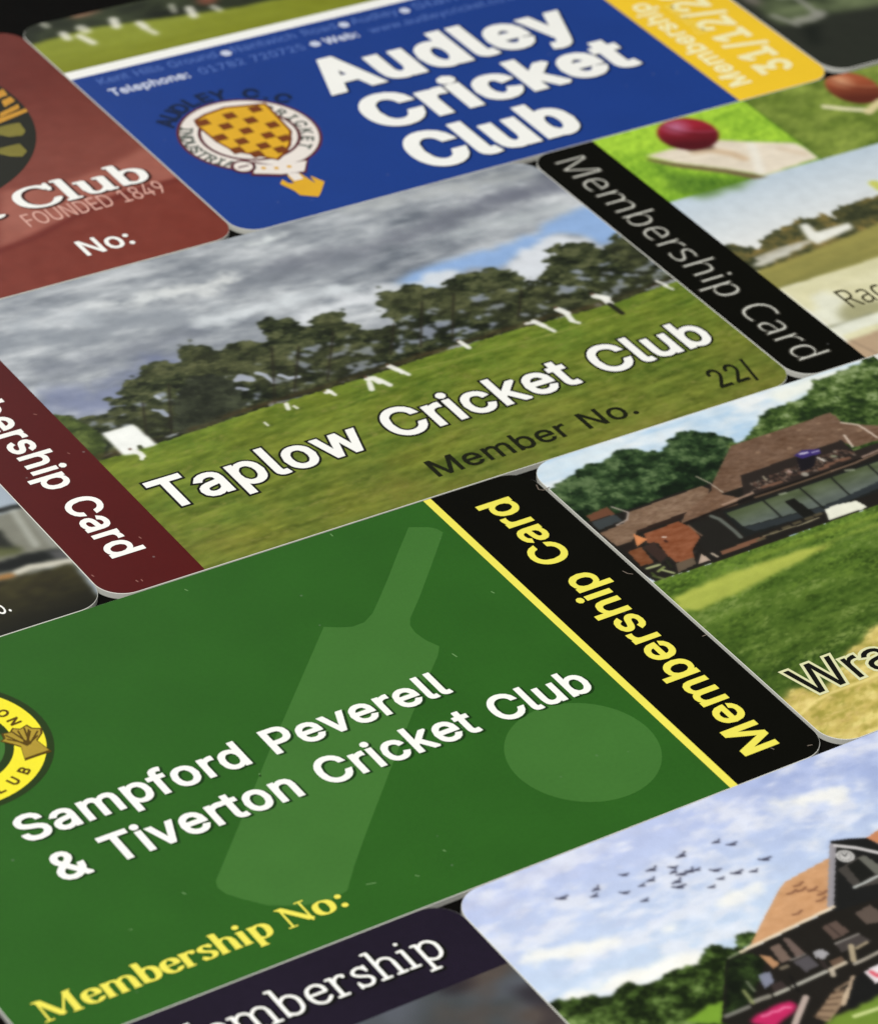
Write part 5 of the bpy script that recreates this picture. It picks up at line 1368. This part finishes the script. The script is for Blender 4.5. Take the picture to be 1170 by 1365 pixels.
# ================================================================ red card
c = card('red', 'red-brown club card with Club, FOUNDED 1849 and No: in white')
p = Picture(30, W, 0, H, .3, 6)
X, Y = p.X, p.Y
p.names.append('red_panel')
sw = [(60.15,8.88),(65.32,9.87),(71.20,12.02),(76.89,13.63),(82.17,14.38),(87.95,13.79)]
p.img[:] = (108, 44, 34)
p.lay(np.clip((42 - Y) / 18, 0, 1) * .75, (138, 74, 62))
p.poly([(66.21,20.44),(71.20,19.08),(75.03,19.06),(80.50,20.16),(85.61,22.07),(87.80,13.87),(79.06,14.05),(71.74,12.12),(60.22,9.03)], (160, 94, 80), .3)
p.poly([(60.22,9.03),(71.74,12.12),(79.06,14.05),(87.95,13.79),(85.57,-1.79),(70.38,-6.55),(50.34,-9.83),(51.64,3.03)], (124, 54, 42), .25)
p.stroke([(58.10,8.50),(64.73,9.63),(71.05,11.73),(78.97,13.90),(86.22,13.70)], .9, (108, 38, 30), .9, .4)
p.img += (p.noise(1.2, 1.2, 3)[..., None] - .5) * 8
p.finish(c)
DKR = ink_mat('dark_red_shadow_ink', (66, 28, 20), .05, 40)
tt = (66.48,15.23,0.0,16.49,4.67)  
for mt, gw, sh_, ly, nm in ((DKR, .16, (.18, -.2), 3, 'lettering_shadow'), (WHITE_INK, 0, (0, 0), 4, 'lettering')):
    letters(c, 't Club', tt, mt, font='serif', weight=62, wy=36, hserif=32, ref=(2, 6), hch='b', grow=gw, shift=sh_, layer=ly, name=nm)
PINK = ink_mat('pink_lettering_ink', (222, 172, 158), .04, 40)
letters(c, 'FOUNDED 1849', (65.51,11.89,0.0,17.63,2.75)  , PINK, weight=0, layer=3)
letters(c, 'No:', (68.21,3.65,0.0,6.13,3.18)  , WHITE_INK, weight=12, layer=3)
k = [(76.41,31.07),(77.54,42.05),(67.18,21.26)]
zx, zy, zr = circle3(*k)
DK = ink_mat('emblem_dark_ink', (30, 30, 18), .15, 30)
BG = ink_mat('emblem_gold_ink', (206, 150, 50), .2, 60)
OG = ink_mat('emblem_olive_ink', (126, 118, 48), .2, 60)
region(c, 'emblem_disc', [disc(zx, zy, zr)], DK, 2)
for q_ in [[(71.84,34.87),(77.69,35.97),(77.59,35.23),(71.19,33.63)], [(74.54,36.31),(77.41,37.30),(77.06,36.27),(74.04,35.37)], [(75.92,40.82),(77.52,41.25),(77.32,39.74),(75.56,39.39)], [(76.02,38.77),(77.46,39.27),(77.43,38.09),(75.67,37.35)]]:
    region(c, 'emblem_tower', [q_], BG, 3)
for q_ in [[(72.43,33.41),(74.39,33.43),(75.48,33.29),(75.19,31.28),(74.39,30.50),(72.84,30.87),(71.78,32.17)], [(70.32,29.01),(71.87,29.02),(73.19,28.96),(73.14,27.05),(72.12,26.21),(70.90,26.81),(69.84,28.10)]]:
    region(c, 'emblem_stone', [q_], OG, 3)

# ================================================================ dark photo card, left edge
c = card('left', 'dark photo card at the left edge with a grey porch above dark grass')
p = Picture(55, W, 0, 40, .17, 8)
X, Y = p.X, p.Y
p.names.append('photo_print')
p.img[:] = (166, 178, 190)
p.stroke([(82.07,19.30),(83.44,18.71),(84.92,18.66),(86.10,18.33)], .8, (34, 36, 34), .95, .3)
p.poly([(80.16,18.83),(83.13,18.13),(85.97,18.10),(86.08,9.49),(85.86,8.15),(77.45,7.27),(74.35,7.54)], (128, 128, 116), .2)
p.stroke([(84.56,17.96),(83.78,11.75)], .8, (172, 174, 164), .8, .4)
p.stroke([(85.74,17.33),(85.34,10.91)], .8, (150, 152, 144), .7, .4)
p.poly([(80.10,17.10),(81.93,15.82),(81.88,13.50),(81.94,11.72),(80.02,12.18),(77.74,12.54)], (40, 42, 36), .25, rag=.3)
p.poly([(78.33,13.67),(80.49,13.08),(82.43,12.04),(81.83,11.20),(79.67,11.50),(77.28,11.64)], (92, 96, 60), .3, rag=.3)
p.poly([(77.04,11.19),(79.37,10.94),(82.66,10.90),(85.87,10.04),(85.72,8.52),(83.18,8.74),(80.01,9.01),(78.50,9.26),(76.12,9.41)], (26, 28, 26), .2, rag=.2)
p.poly([(84.14,10.24),(85.62,9.88),(85.66,8.40),(84.45,8.63)], (84, 84, 84), .2)
p.stroke([(80.09,8.54),(81.53,8.76),(82.94,8.29),(85.68,7.67)], .9, (206, 202, 186), .95, .35)
p.stroke([(78.09,8.48),(79.16,8.33)], .9, (176, 120, 60), .8, .4)
p.poly([(74.92,8.65),(77.86,8.04),(80.24,7.89),(85.56,7.45),(84.65,-2.29),(77.80,-1.32),(69.91,-1.08)], (54, 50, 28), .15, label='grass_print')
gg = p.mask([(74.92,8.65),(77.86,8.04),(80.24,7.89),(85.56,7.45),(84.65,-2.29),(77.80,-1.32),(69.91,-1.08)], .2)
p.tex(gg, 12, 1.2, .5, 3, 4, (1, 1, .5))
p.lay(gg * np.clip((5.5 - Y) / 5, 0, 1), (26, 25, 16))
p.finish(c, soften=1)
tl = [(75.10,3.07),(76.08,3.09),(76.15,4.31),(74.85,3.21)]
letters(c, 'Member No.', (75.26,3.09,0.0,1.34,2.08)  , WHITE_INK, weight=6, ref=(8, 10), hch='N', layer=3)

# ================================================================ far card, top right
c = card('far', 'dark grey card beyond the yellow strip in the top right corner')
p = Picture(0, 45, 0, 40, .3, 12)
X, Y = p.X, p.Y
p.names.append('photo_print')
p.img[:] = (43, 46, 38)
m = p.mask([(1.95,26.51),(1.72,22.05),(1.73,17.98),(1.70,13.08),(5.07,11.93),(8.95,13.00),(19.06,11.62),(28.47,23.53),(6.11,33.87)], .6)
p.lay(m, p.ramp((48, 56, 38), (112, 124, 88), p.noise(5, 3, 3)))
p.name('tree_print', m)
p.poly([(2.71,23.41),(3.15,19.57),(1.98,18.31),(1.42,20.83)], (168, 150, 150), .5, .7)
for pts, wd in (([(8.10,19.97),(8.07,16.35),(7.85,12.84)], .9), ([(8.36,13.50),(6.09,12.78),(4.58,13.05)], 1.7), ([(2.28,15.48),(3.15,13.73),(3.66,12.15)], .9), ([(6.25,19.47),(7.60,19.29)], 1.2)):
    p.stroke(pts, wd, (152, 152, 142), .85, .8)
p.poly([(3.77,11.65),(6.67,11.62),(2.63,6.02),(2.06,7.17)], (26, 30, 24), .5)
p.finish(c)
